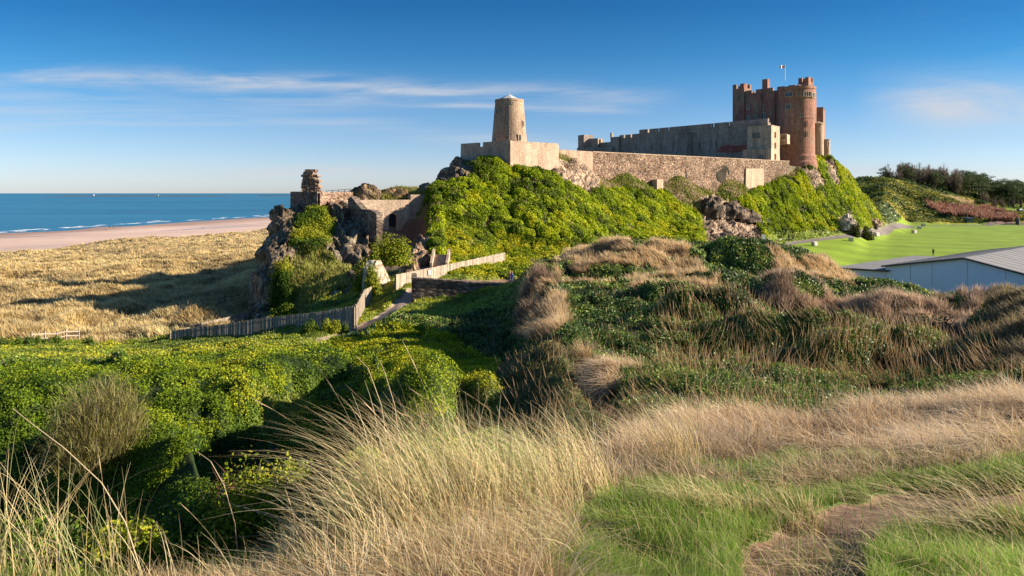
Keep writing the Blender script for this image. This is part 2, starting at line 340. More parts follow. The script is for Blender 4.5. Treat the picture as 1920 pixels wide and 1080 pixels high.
M['wall_stone'] = rubble('coursed_garden_wall_stone', [(0.12, 0.09, 0.075), (0.26, 0.2, 0.16), (0.2, 0.14, 0.11), (0.36, 0.29, 0.23)], 1.7, 0.6, 2.2)
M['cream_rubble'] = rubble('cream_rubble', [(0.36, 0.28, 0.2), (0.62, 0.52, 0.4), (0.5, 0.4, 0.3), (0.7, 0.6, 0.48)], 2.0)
M['glass'] = plain('dark_window_glass', (0.03, 0.035, 0.045), 0.15, 0.3)
M['dark'] = plain('opening_shade', (0.02, 0.017, 0.015), 0.9, 0.2)  # near-black colour standing in for the shade in slits and doorway
M['white'] = plain('white_paint', (0.75, 0.75, 0.73), 0.5, 0.06)
M['lead'] = plain('pale_lead_roof', (0.5, 0.48, 0.46), 0.5, 0.15)
def board_mat(name, c):
    m, t = mat(name); g = nd(t, 'ShaderNodeNewGeometry'); k = ramp(t, g.outputs['Random Per Island'], [(0, (.5,) * 3), (.5, (.95,) * 3), (1, (1.35,) * 3)])
    n = ramp(t, tnoise(t, g.outputs['Position'], 2.5, 6), [(.3, (.7,) * 3), (.7, (1.2,) * 3)]); cc = mixrgb(t, 1.0, mixrgb(t, 1.0, c, k, 'MULTIPLY'), n, 'MULTIPLY')
    b = nd(t, 'ShaderNodeBsdfPrincipled'); b.inputs['Roughness'].default_value = .85; t.links.new(cc, b.inputs['Base Color']); finish(t, b.outputs[0]); return m
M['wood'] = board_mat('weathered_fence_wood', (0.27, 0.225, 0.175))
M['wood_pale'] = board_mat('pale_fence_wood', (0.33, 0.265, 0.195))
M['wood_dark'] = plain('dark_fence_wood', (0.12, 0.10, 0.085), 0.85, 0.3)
M['bark'] = plain('bark', (0.09, 0.07, 0.055), 0.95, 0.4, 1.0)
M['blockstone'] = plain('pale_concrete', (0.55, 0.5, 0.43), 0.9, 0.2, 2.0, bump=0.3)

# ------------------------------------------------------------------ terrain: profiles of height against distance along bearings
def zc(lst): return [(q[0], q[1]) if isinstance(q, list) else (q[0], ZP(q[1], q[0])) for q in lst]
FOOT = [[0.5, 28.42], [3.0, 28.30]]
SEA = lambda y0: [[y0, 0.0], [y0 * 1.08, -1.5], [y0 * 1.4, -3], [60000, -4]]
L0_ = [[2.0, 28.1], [3.0, 27.75], [4.2, 27.15], [5.5, 26.5], [9, 24.9]]
L1_ = [[4.2, 27.9], [5.5, 27.2], [9, 25.0]]
fm = [(4.2, 965), (6, 895), (9, 840), (14, 785), (23, 695), (36, 612), (52, 530)]
COL = {
 -2500: [[9, 25], [20, 19.6], [33, 19.6], [60, 16.2], [110, 8], [150, 3], [250, 0], [300, -2], [60000, -4]],
 -400: L1_ + [[20, 19.6], [25, 18.6], [33, 19.4], [40, 19.0], [60, 16.2], [74, 13.7], [110, 11], [170, 8.5], [205, 6.5], [222, 2.8]] + SEA(400),
 0: L0_ + [[17, 20.3], (24, 935), (33, 785), (45, 695), (60, 664), (74, 650), (85, 632), (110, 585), (170, 524), (262, 484), [276, 5.8], [292, 2.8]] + SEA(520),
 240: L0_ + [[16, 21.4], (23, 920), (33, 775), (45, 692), (60, 668), (73, 655), (88, 622), (120, 570), (170, 515), (300, 462), (345, 448), [372, 2.8]] + SEA(672),
 400: [[2.0, 28.2], [3, 27.85], [4.2, 27.3], [5.5, 26.7], [9, 25.1], (14, 980), (22, 880), (32, 765), (42, 690), (55, 655), (68, 640), (95, 600), (130, 558), (180, 508), (300, 460), (400, 440), [428, 2.8]] + SEA(800),
 470: [[3, 28.0], [4.2, 27.5], [5.5, 26.9], [9, 25.2], (14, 960), (22, 865), (32, 760), (43, 680), (55, 646), (65, 638), [80, 14.4], [95, 13.2], [130, 12.4], (180, 500), (300, 456), (430, 434), [455, 2.8]] + SEA(880),
 480: [[3, 28.0], [4.2, 27.5], [5.5, 26.9], [9, 25.2], (14, 960), (22, 865), (32, 760), (43, 680), (55, 645), (65, 632), [80, 14.4], [92, 13.2], (98, 548), [103, 16.5], [112, 13], [130, 12.4], (180, 500), (300, 456), (430, 434), [455, 2.8]] + SEA(880),
 494: [[3, 28.0], [4.2, 27.5], [5.5, 26.9], [9, 25.2], (14, 955), (22, 862), (32, 758), (43, 678), (55, 643), (65, 628), [80, 14.4], [91, 13.3], (97, 492), [104, 21], [113, 15], [130, 12.4], (180, 500), (300, 456), (440, 433), [465, 2.8]] + SEA(900),
 516: [[3, 28.0], [4.2, 27.5], [5.5, 26.9], [9, 25.2], [13, 23.2], [18, 20.8], [24, 19.8], (32, 770), (43, 678), (55, 640), (65, 622), [80, 14.5], [90, 13.6], (95, 500), (101, 430), (106, 403), [113, 26.6], [121, 20], [132, 12.4], [440, 7], [480, 2.8]] + SEA(900),
 548: [[4.2, 27.8], [5.5, 27.2], [9, 25.5], [13, 22.9], [18, 20.3], [24, 19.6], (32, 775), (43, 678), (55, 638), (65, 612), [80, 15], [88, 14.6], (94, 510), (101, 445), (108, 405), [112, 27.3], [120, 27.2], [128, 21], [142, 12], [440, 7], [490, 2.8]] + SEA(950),
 600: [[4.2, 27.8], [5.5, 27.2], [9, 25.5], [13, 22.8], [18, 20.0], [26, 19.3], (33, 780), (43, 675), (54, 636), [75, 16.8], (86, 560), (92, 522), (100, 470), (108, 415), [112, 27.4], [120, 27.5], [128, 23], [145, 12], [440, 7], [500, 2.5]] + SEA(950),
 650: [[4.2, 28.05], [5.5, 27.7], [9, 26.4], [13, 23.0], [18, 20.4], [26, 19.6], (33, 765), (43, 670), (53, 634), [70, 18.0], (80, 572), (86, 545), (95, 502), (104, 440), [110, 26.6], [120, 28.5], [128, 27], [148, 12], [440, 7], [500, 2.5]] + SEA(950),
 700: [[4.2, 28.1], [5.5, 27.8], [9, 26.5], [13, 23.8], [18, 22.0], [26, 21.0], (33, 735), (43, 662), (53, 622), (60, 600), (70, 575), (82, 540), (95, 487), (105, 466), (113.5, 457), [118, 29], [124, 30.6], [132, 28], [152, 12], [440, 7], [500, 2.5]] + SEA(950),
 750: [[4.2, 28.1], [5.5, 27.8], [9, 26.6], [13, 25.1], [18, 23.9], (26, 742), (33, 702), (44, 655), (57, 596), (66, 568), (73, 550), (85, 515), (98, 475), (106, 463), (116, 454), [121, 29.2], [126, 30.8], [136, 30], [156, 12], [440, 7], [500, 2.5]] + SEA(950),
 785: [[4.2, 28.1], [5.5, 27.9], [9, 26.7], [13, 25.3], [18, 24.1], (26, 735), (33, 698), (44, 658), (54, 606), (64, 576), (72, 550), (84, 520), (98, 480), (106, 465), (117, 452), [122, 29.4], [127, 30.8], [136, 30], [160, 12], [440, 7], [500, 2.5]] + SEA(950),
 810: [[4.2, 28.1], [5.5, 27.9], [9, 26.7], [13, 25.4], [18, 24.2], (26, 735), (33, 698), (44, 660), (52, 615), (63, 582), [70, 19.8], (80, 537), (95, 492), (110, 425), (122, 365), (131, 340), [138, 31], [162, 12], [440, 7], [500, 2.5]] + SEA(950),
 865: [[4.2, 28.1], [5.5, 27.9], [9, 26.8], (14, 880), (22, 800), (31, 730), (43, 675), (52, 622), (63, 580), [68, 20.6], [78, 19.6], (90, 508), (98, 484), (115, 408), (128, 338), (136, 305), [150, 38], [165, 36], [190, 12], [440, 7], [500, 2.5]] + SEA(950),
 950: [(4.2, 965), (6, 910), [9, 26.9], (14, 845), (22, 770), (31, 720), (42, 665), (52, 602), (60, 562), [66, 20.9], [80, 19.2], [95, 19.2], (107, 488), (120, 408), (130, 348), (137, 310), [150, 39], [200, 39.3], [300, 38], [340, 10], [900, 0], [1000, -3], [60000, -4]],
 1000: fm[:3] + [(14, 815), (24, 735), (36, 645), (48, 580), (60, 535), [66, 21.0], [76, 19.4], [95, 19.3], [108, 19.6], (121, 404), (131, 345), (139, 308), [150, 39], [200, 39.3], [300, 38], [340, 10], [900, 0], [1000, -3], [60000, -4]],
 1060: fm[:-1] + [(52, 542), (66, 484), [76, 21.8], [88, 19.5], [110, 19.5], (125, 410), (136, 355), (147, 302), [152, 38.6], [200, 39.5], [290, 40], [340, 15], [900, 0], [1000, -3], [60000, -4]],
 1150: fm + [(70, 462), [82, 21], [100, 19], [122, 19], (136, 440), (148, 388), (159.3, 349), [163.2, 37.8], [200, 40], [290, 41], [340, 20], [900, 0], [1000, -3], [60000, -4]],
 1250: fm + [(70, 458), [85, 20], [130, 18.5], (149, 447), (160, 402), (170.6, 362), [174.5, 38.4], [200, 40], [290, 42], [340, 20], [900, 0], [1000, -3], [60000, -4]],
 1350: fm + [(70, 456), [85, 20], [130, 18], (166, 440), (175, 408), (183.6, 366), [188, 38.4], [260, 42], [310, 25], [400, 10], [60000, 5]],
 1450: fm + [(70, 464), [85, 19], [150, 17.2], (174, 455), (184, 446), (192, 400), (198.6, 350), [203, 38.4], [250, 42], [300, 25], [400, 12], [60000, 8]],
 1520: fm[:-2] + [(33, 622), (48, 550), (66, 487), [80, 18], [110, 16.6], [150, 16.6], (178, 455), (191, 441), (198, 400), (205, 358), (210, 312), [216, 40], [250, 41], [290, 25], [400, 14], [60000, 10]],
 1560: fm[:-2] + [(33, 622), (48, 562), (65, 497), [78, 16], [110, 15.4], [150, 15.8], (187, 449), (198, 437), (206, 398), (215, 350), (224, 300), [246, 38], [285, 22], [400, 16], [60000, 12]],
 1600: fm[:-2] + [(33, 625), (46, 568), (60, 514), [68, 17], [76, 15], [150, 15], (193, 447), (207, 430), (218, 385), (230, 338), [250, 32], [290, 22], (350, 385), (420, 337), [450, 36], [60000, 20]],
 1625: fm[:-2] + [(32, 632), (45, 570), (59, 517), [68, 17], [76, 15], [150, 15], [205, 16], (220, 427), (235, 400), (255, 372), [280, 24], (350, 382), (420, 336), [450, 36], [60000, 20]],
 1660: fm[:-2] + [(31, 635), (44, 575), (58, 521), [68, 17], [76, 15], [150, 15], [240, 15.6], (266, 414), (290, 392), (330, 374), (420, 336), [450, 36], [60000, 20]],
 1700: fm[:-3] + [(20, 718), (30, 640), (44, 576), (58, 526), [68, 17], [76, 15], [240, 15.4], [296, 15.5], (318, 421), (350, 393), (390, 358), (430, 335), [450, 36], [60000, 20]],
 1800: [(4.2, 955), (6, 885), (9, 825), (13, 782), (20, 705), (30, 632), (42, 572), (55, 534), [68, 17], [76, 15], [240, 15.1], [318, 15.3], (332, 419), (370, 395), (410, 372), [435, 27], [500, 30], [60000, 25]],
 1865: [(4.2, 950), (6, 875), (9, 812), (12, 770), (16, 722), (22, 660), (28, 585), (33, 570), [42, 22.5], [60, 19], [76, 15], [318, 15.2], (338, 419), (375, 403), (425, 390), [460, 23], [520, 28], [60000, 25]],
 1950: [(4.2, 950), (6, 870), (9, 800), (12, 755), (16, 692), (22, 612), (27, 572), (33, 562), [45, 22.5], [60, 20], [76, 15], [318, 15.2], (338, 419), (375, 405), (425, 394), [460, 21], [520, 28], [60000, 25]],
 2500: [(4.2, 950), (6, 870), (9, 800), (12, 755), (16, 692), (22, 612), (27, 560), (33, 545), [45, 22], [60, 18], [76, 15], [318, 15.2], [338, 15.4], (425, 394), [460, 21], [520, 28], [60000, 25]],
 6000: [[9, 27], [22, 25], [33, 24], [60, 18], [318, 15.2], [425, 20], [60000, 25]]}
cpx = np.array(sorted(COL)); 
def rows():
    r = [1.0]
    while r[-1] < 60: r.append(r[-1] * 1.0085)
    while r[-1] < 232: r.append(r[-1] * 1.0042)
    while r[-1] < 620: r.append(r[-1] * 1.010)
    while r[-1] < 60000: r.append(r[-1] * 1.07)
    return np.array([-300, -80, -20, -6, -2, 0.2] + r)
YR = rows(); PXC = np.concatenate([[-40000, -12000, -6000, -3500, -2400, -1700, -1200, -900, -700], np.linspace(-550, -205, 30), np.arange(-200, 2121, 2.4), np.linspace(2130, 2500, 30), [2700, 3000, 3500, 4500, 7000, 14000, 42000]])
prof = np.stack([np.interp(YR, [q[0] for q in zc(FOOT + COL[p])], [q[1] for q in zc(FOOT + COL[p])]) for p in cpx])   # (ncol, nY)
idx = np.clip(np.searchsorted(cpx, PXC) - 1, 0, len(cpx) - 2)
tt = np.clip((PXC - cpx[idx]) / (cpx[idx + 1] - cpx[idx]), 0, 1)
Z0 = prof[idx] * (1 - tt)[:, None] + prof[idx + 1] * tt[:, None]        # (px, Y)
def smooth(a, k, ax):
    ker = np.hanning(k + 2)[1:-1]; ker /= ker.sum(); p = k // 2
    pad = [(0, 0), (0, 0)]; pad[ax] = (p, p); b = np.pad(a, pad, mode='edge'); out = np.zeros_like(a)
    for i in range(k):
        sl_ = [slice(None), slice(None)]; sl_[ax] = slice(i, i + a.shape[ax]); out += ker[i] * b[tuple(sl_)]
    return out
core = slice(60, len(PXC) - 60)
Zs = smooth(smooth(Z0, 9, 1), 13, 0); Z0[core] = Zs[core]
WY = np.where(YR >= 1, YR, 1 + np.abs(YR - 1))
GX = ((PXC - CX) / F)[:, None] * WY[None, :]; GY = np.broadcast_to(YR[None, :], GX.shape).copy(); PX = np.broadcast_to(PXC[:, None], GX.shape)
PY = HY - F * (Z0 - EYE) / np.maximum(WY, 1)[None, :]

# cover map -----------------------------------------------------------------
names = ['ivy', 'shrub', 'gorse', 'straw', 'red', 'fgreen', 'dirt', 'marram', 'slope', 'rock', 'lawn', 'path', 'tarmac', 'beach', 'seabed', 'scrub', 'lowgreen', 'court', 'redbank', 'verge', 'shadeivy', 'yellow', 'olive', 'darkmound', 'thick']
ID = {n: i for i, n in enumerate(names)}
cov = np.full(GX.shape, ID['ivy'], np.int16)
wf = np.clip(12.0 / np.maximum(GY, 1), 0.25, 2.2)
nx1 = fbm(GX * 0.35 + 50, GY * 0.35, 11, 4) - 0.5; ny1 = fbm(GX * 0.35 - 80, GY * 0.35 + 31, 12, 4) - 0.5
fx = (fbm(GX * 1.5, GY * 1.5, 14, 3) - 0.5) * np.where(GY < 76, 2.6, 1.0)
wpx = PX + (nx1 * 40 + fx * 25) * np.clip(GY / 60, 0.8, 1.0); wpy = PY + (ny1 * 26 + fx * 10)
def paint(nm, poly, ylo=0, yhi=1e9, warp=1.0, cond=None):
    m = inpoly(PX + (wpx - PX) * warp, PY + (wpy - PY) * warp, poly) & (GY > ylo) & (GY < yhi)
    if cond is not None: m &= cond
    cov[m] = ID[nm]
BIG = 9000
paint('shrub', [(-900, 640), (0, 690), (250, 684), (320, 662), (560, 646), (640, 640), (690, 636), (760, 620), (860, 655), (960, 715), (965, 785), (880, 812), (700, 830), (560, BIG), (-900, BIG)], 7, 50)
paint('yellow', [(620, 640), (720, 632), (790, 620), (880, 655), (960, 715), (962, 780), (880, 810), (740, 800), (690, 720)], 20, 50)
paint('shadeivy', [(330, 930), (480, 800), (640, 710), (700, 715), (690, 770), (560, 850), (520, 930), (400, 960)], 12, 40)  # shade of the hollow painted in as darker ivy
cov[(PX < 480) & (GY > 49) & (GY <= 78)] = ID['lowgreen']
cov[(PX < 700) & (GY > 50) & (GY <= 100) & (PX >= 480)] = ID['lowgreen']
cov[(PX < 560) & (GY > 78 + (fx * 6) + np.clip((PX - 380) * 0.14, 0, 20))] = ID['marram']
cov[(PX < 1500) & (GY > 140) & (PX >= 560)] = ID['court']
yw = 142.5 / (1 - .000586 * (PX - 960)); cov[(PX > 1040) & (PX < 1500) & (GY > 118) & (GY < yw + 1)] = ID['slope']
# outcrop with ruin
outc = (PX > 476) & (PX < 840) & (GY > 84) & (GY < 142)
cov[outc & (PX < 690)] = ID['rock']
paint('slope', [(520, 620), (540, 530), (560, 480), (600, 470), (640, 500), (662, 500), (645, 540), (600, 565), (560, 590)], 84, 112, 0.5)
paint('thick', [(548, 470), (552, 425), (575, 402), (612, 398), (622, 425), (615, 470), (585, 490)], 84, 112, 0.4)
paint('thick', [(505, 620), (515, 525), (535, 490), (548, 560), (545, 620)], 84, 112, 0.4)
cov[(PX > 690) & (PX < 806) & (GY > 88) & (GY < 124)] = ID['dirt']
cov[(PX > 655) & (PX < 830) & (GY >= 119.5) & (GY < 150)] = ID['slope']
# castle hill
paint('gorse', [(806, 500), (800, 430), (797, 372), (822, 348), (840, 330), (870, 318), (905, 306), (955, 312), (985, 330), (1020, 325), (1060, 345), (1100, 372), (1140, 362), (1215, 362), (1290, 372), (1312, 395), (1322, 470), (1050, 540), (806, 540)], 92, 168, 0.35)
paint('gorse', [(1330, 400), (1400, 372), (1425, 352), (1490, 338), (1520, 300), (1700, 300), (1690, 470), (1440, 470), (1415, 430), (1380, 410)], 150, 262, 0.35)
paint('rock', [(1000, 322), (1050, 300), (1110, 305), (1125, 355), (1110, 372), (1060, 348)], 120, 160, 0.3)
paint('rock', [(868, 306), (890, 322), (875, 350), (850, 345), (790, 360), (775, 350), (865, 290)], 118, 150, 0.3)
paint('rock', [(1500, 318), (1530, 322), (1545, 345), (1530, 360), (1512, 345)], 180, 240, 0.3)
paint('rock', [(1545, 298), (1562, 312), (1575, 350), (1560, 352), (1548, 330)], 180, 240, 0.3)
paint('rock', [(1570, 418), (1588, 400), (1600, 432), (1575, 440)], 180, 240, 0.2)
paint('rock', [(1308, 370), (1345, 365), (1400, 400), (1430, 452), (1330, 470)], 140, 200, 0.3)
cov[(PX > 830) & (PX < 1330) & (GY > 76) & (GY < 112)] = ID['yellow']
cov[(PX > 690) & (PX < 1000) & (GY > 56) & (GY <= 84)] = ID['verge']
paint('dirt', [(840, 526), (960, 529), (1000, 533), (1000, 541), (840, 533)], 72, 100, 0.1)
# near path
def ribbon(nm, pts, ylo=0, yhi=1e9):
    """pts: (X, Y, half width) in metres"""
    best = np.full(GX.shape, 9.0)
    for (x0, y0, w0), (x1, y1, w1) in zip(pts, pts[1:]):
        d2 = (x1 - x0) ** 2 + (y1 - y0) ** 2; t = np.clip(((GX - x0) * (x1 - x0) + (GY - y0) * (y1 - y0)) / d2, 0, 1)
        dd = np.hypot(GX - x0 - t * (x1 - x0), GY - y0 - t * (y1 - y0)) / (w0 + (w1 - w0) * t); best = np.minimum(best, dd)
    cov[(best + fx * 0.25 < 1) & (GY > ylo) & (GY < yhi)] = ID[nm]
PATH = [(-16.5, 47.5, 1.2), (-13.2, 53, 1.2), (-11.2, 59, 1.15), (-10.3, 64, 1.1), (-10.3, 69, 1.05), (-10.2, 74, 1.0), (-8.0, 78, 0.9), (0, 81.5, 0.8), (8, 84, 0.8)]
ribbon('verge', [(a, b, c + 1.3) for a, b, c in PATH[:6]], 46, 80); ribbon('path', PATH, 49.5)
# middle dunes
paint('straw', [(1035, 520), (1070, 480), (1110, 462), (1160, 440), (1275, 448), (1300, 500), (1352, 560), (1340, 585), (1240, 580), (1170, 562), (1100, 545), (1050, 548)], 40, 76, 0.7)
paint('ivy', [(1190, 470), (1225, 480), (1215, 505), (1185, 500)], 40, 76, 0.6)
paint('straw', [(1440, 500), (1470, 440), (1620, 470), (1600, 535), (1540, 530), (1480, 530)], 52, 76, 0.6)
paint('straw', [(985, 560), (1020, 545), (1060, 600), (1070, 660), (990, 665), (965, 620)], 30, 60, 0.6)
paint('red', [(1372, 565), (1450, 560), (1510, 568), (1570, 600), (1640, 598), (1660, 560), (1740, 548), (1835, 556), (1848, 618), (1740, 622), (1640, 632), (1540, 620), (1450, 600), (1380, 590)], 26, 60, 0.6)
paint('olive', [(950, 690), (1030, 690), (1120, 760), (1220, 850), (1100, 920), (960, 870), (930, 780)], 8, 34, 0.8)
paint('straw', [(1080, 700), (1150, 695), (1240, 700), (1230, 725), (1120, 770), (1090, 740)], 14, 34, 0.9)
paint('darkmound', [(1850, 530), (2300, 500), (2300, 700), (1900, 720), (1850, 650)], 14, 60, 0.7)
# foreground
paint('straw', [(1090, 1000), (1110, 890), (1220, 835), (1330, 815), (1560, 822), (1700, 790), (1880, 770), (2500, 760), (2500, 880), (1780, 905), (1600, 925), (1400, 935), (1240, 950), (1120, 1010)], 3, 22, 0.8)
paint('fgreen', [(930, BIG), (1010, 1010), (1080, 985), (1240, 935), (1420, 925), (1640, 915), (1780, 893), (1950, 880), (2500, 880), (2500, BIG)], 0, 8, 0.8)
cov[(PY > 950) & (PX < 1080) & (GY < 6.2)] = ID['straw']
cov[(GY < 2.2)] = ID['fgreen']
paint('dirt', [(1330, BIG), (1390, 1045), (1480, 990), (1600, 950), (1740, 930), (1960, 915), (2500, 915), (2500, 968), (1820, 980), (1680, 1008), (1620, 1050), (1610, BIG)], 0, 8, 0.7)
# ragged tangle: dry grass never closes over the whole hump
tg = fbm(GX / 2.4 + 5, GY / 2.4, 130, 4); m_ = np.isin(cov, [ID['straw'], ID['red']]) & (GY > 20) & (GY < 76); cov[m_ & (tg > .545)] = ID['ivy']
tg2 = fbm(GX / 1.1 + 5, GY / 1.1, 131, 4); cov[(cov == ID['straw']) & (GY < 7) & (PX < 1500) & (tg2 > .49)] = ID['fgreen']
cov[(cov == ID['straw']) & (GY >= 7) & (GY < 20) & (fbm(GX / 1.5 + 5, GY / 1.0, 133, 4) > .565)] = ID['fgreen']
cov[(cov == ID['straw']) & (GY >= 8) & (GY < 20) & (fbm(GX / 1.3 + 35, GY / 1.0, 135, 4) < .40)] = ID['olive']
# lawn side
cov[(PX > 1440) & (GY > 76) & (GY <= 330) & (Z0 < 18.6)] = ID['lawn']
cov[(PX > 1400) & (PX <= 1500) & (GY > 76) & (GY < 150)] = ID['straw']
XL = lambda px, Y: (px - CX) / F * Y
def hit0(px, py, ylo):
    i = int(np.searchsorted(PXC, px)); ok = (YR > ylo) & (PY[i] <= py); return float(YR[int(np.argmax(ok))])
TPP = [(1436, 464, 1.1), (1490, 456, 1.1), (1540, 449.5, 1.1), (1600, 443, 1.1), (1645, 437.5, 1.1), (1668, 431, 1.3), (1690, 425.5, 1.8), (1712, 424, 1.8), (1800, 423, 1.6), (1910, 423, 1.6), (2100, 423, 1.6)]
TP_ = [(px, hit0(px, py, 120), w_) for px, py, w_ in TPP]; TP = [(XL(a, b), b, c) for a, b, c in TP_]
TP_OLD = [(XL(1435, 168), 168, 1.6), (XL(1490, 180), 180, 1.6), (XL(1560, 196), 196, 1.5), (XL(1640, 222), 222, 1.5), (XL(1672, 252), 252, 1.8), (XL(1695, 292), 292, 2.2), (XL(1750, 309), 309, 2.0), (XL(1900, 313), 313, 1.6), (XL(2100, 313), 313, 1.6)]
cov[(cov == ID['lawn']) & (PX < 1680) & (GY > np.interp(PX, [a for a, b, c in TP_[:7]], [b for a, b, c in TP_[:7]]))] = ID['verge']
ribbon('tarmac', TP, 100)
cov[(PX > 1560) & (GY > 318) & (cov != ID['tarmac'])] = ID['scrub']
cov[(PX > 1590) & (GY > 250) & (PX < 1665) & (cov == ID['gorse'])] = ID['scrub']
paint('redbank', [(1735, 388), (1790, 393), (1850, 398), (1906, 412), (1900, 424), (1850, 420), (1790, 412), (1745, 400)], 318, 430, 0.4)
paint('lawn', [(1855, 385), (1990, 388), (1990, 400), (1890, 400)], 318, 500, 0.2)
paint('straw', [(1752, 366), (1800, 372), (1850, 384), (1846, 388), (1780, 377)], 318, 500, 0.2)
edge = np.interp(PX, [-400, 0, 240, 400, 480, 560, 650], [214, 284, 360, 415, 448, 488, 505]) + (fbm(GX * .05, GY * .05, 71, 4) - .5) * 24
cov[(PX < 660) & (GY > edge)] = ID['beach']
cov[(Z0 < -0.3) & (GY > 200)] = ID['seabed']
cov[(PX < -560) & (GY > 60)] = ID['marram']; cov[(PX < -560) & (Z0 < 3)] = ID['beach']

# relief --------------------------------------------------------------------
def soft(nms, k=5):
    m = np.isin(cov, [ID[n] for n in nms]).astype(np.float32)
    return smooth(smooth(m, k, 0), k, 1)
D = np.zeros(GX.shape, np.float32)
far = (GY < 650)
lum = lambda s, sd_: domes(GX * s, GY * s, sd_)
d_big = lum(1 / 3.2, 3); d_mid = lum(1 / 1.5, 5); d_small = lum(1 / 0.7, 8)
D += soft(['shrub'], 9) * (1.3 * domes(GX / 4.4, GY / 3.4, 4) ** 1.3 + 0.9 * d_big + 0.5 * d_mid + 0.15 * d_small - .25) * np.interp(GY, [14, 21, 28, 35, 42, 48], [.08, 1.1, 1.1, .7, .28, .12])
D += soft(['yellow'], 9) * (0.45 * d_big + 0.3 * d_mid + 0.12 * d_small) * np.interp(GY, [30, 44, 60, 90], [1, .35, .35, 1])
D += soft(['shadeivy'], 9) * (0.25 * d_mid)
D += soft(['gorse'], 5) * (0.9 * lum(1 / 5.0, 23) + 0.95 * domes(GX / 2.0, GY / 2.0 , 24) + .45 * domes(GX / 1.0, GY / 1.0 , 26))
D += soft(['thick'], 5) * (1.3 * lum(1 / 3.0, 25) + 0.5 * d_mid)
gl = fbm(GX / 9, GY / 9, 40, 3); 
D += soft(['ivy', 'olive', 'straw', 'red', 'darkmound'], 7) * np.clip((GY - 9) / 12, 0, 1) * (GY < 76) * (0.9 * lum(1 / 6.5, 43) * (0.4 + gl) + 0.55 * d_mid * gl * 1.5 + .16 * d_small + (fbm(GX / 5, GY / 5, 44, 4) - .5) * 1.5)
D += soft(['lowgreen', 'verge'], 5) * (0.3 * d_mid + 0.2 * d_big)
D += soft(['darkmound'], 7) * (0.2 * d_mid - .3)
mar = soft(['marram'], 5); D += mar * (((fbm(GX / 16, GY / 16, 50, 5, 0.55) - 0.5) * 4.6 + (1 - np.abs(2 * fbm(GX / 9, GY / 9, 55, 3) - 1)) * 2.4 - 1.7) * np.clip((edge - GY) / 25, 0.35, 1) + 0.35 * domes(GX / 2.3, GY / 2.3, 51))
D += soft(['scrub', 'redbank'], 3) * (1.5 * lum(1 / 8, 60) + 0.7 * lum(1 / 3.5, 61) + (fbm(GX / 30, GY / 30, 62, 3) - .5) * 5) * (GY < 700)
D += soft(['slope'], 5) * (fbm(GX / 2, GY / 2, 64, 4) - .5) * 0.9
D += soft(['fgreen', 'dirt'], 5) * (fbm(GX / 0.7, GY / 0.7, 66, 4) - .5) * 0.14 + soft(['fgreen'], 7) * 0.07 * domes(GX / .6, GY / .6, 67)
D += (GY < 12) * (fbm(GX / 2.2, GY / 2.2, 68, 3) - .5) * 0.25 * np.clip(GY / 4, 0, 1)
D -= 0.62 * soft(['ivy', 'olive', 'straw', 'red', 'darkmound'], 7) * np.clip((GY - 14) / 10, 0, 1) * (GY < 76)
D -= (0.35 + .35 * sstep(1640, 1760, PX)) * sstep(1480, 1580, PX) * sstep(22, 34, GY) * (GY < 76)
D -= 1.3 * sstep(690, 715, PX) * (1 - sstep(782, 800, PX)) * sstep(103, 108, GY) * (GY < 118.5)
D *= (GY > 0)
# ditch running down the hollow
DT = [(XL(1040, 26), 26), (XL(1075, 20.5), 20.5), (XL(1120, 15.5), 15.5), (XL(1160, 12.5), 12.5), (XL(1215, 10), 10)]
bd = np.full(GX.shape, 99.0)
for (x0, y0), (x1, y1) in zip(DT, DT[1:]):
    t = np.clip(((GX - x0) * (x1 - x0) + (GY - y0) * (y1 - y0)) / ((x1 - x0) ** 2 + (y1 - y0) ** 2), 0, 1); bd = np.minimum(bd, np.hypot(GX - x0 - t * (x1 - x0), GY - y0 - t * (y1 - y0)))
D -= 0.55 * np.exp(-(bd / 0.28) ** 2)
# hollows / dune humps seen in the middle ground: (px, Y, radius across, radius deep, height)
for px, Y, ra, rb, h in [(1000, 56, 3.2, 6, 1.4), (1450, 40, 3.6, 2.2, 1.2), (1335, 31, 3.6, 2.0, 1.3), (1470, 27, 3.0, 1.6, 0.8), (1560, 21.5, 2.4, 1.3, 0.9), (1680, 22.5, 2.4, 1.3, 0.9), (1730, 36, 4.4, 2.4, 1.1), (1620, 26, 2.6, 1.4, .8), (1390, 62, 4, 5, 1.0), (1180, 60, 6, 6, .7), (1020, 44, 1.6, 3.5, 1.3), (1230, 27, 2.5, 1.8, .6), (1280, 40, 3.5, 2.5, .7)]:
    x0 = XL(px, Y); D += h * (1.25 if Y < 50 and px > 1100 else 1.0) * np.exp(-((((GX - x0) / (ra * .85)) ** 2 + ((GY - Y) / (rb * .8)) ** 2)) ** 1.5)
GZ = Z0 + D
P3 = np.stack([GX, GY, GZ], -1).astype(np.float32)
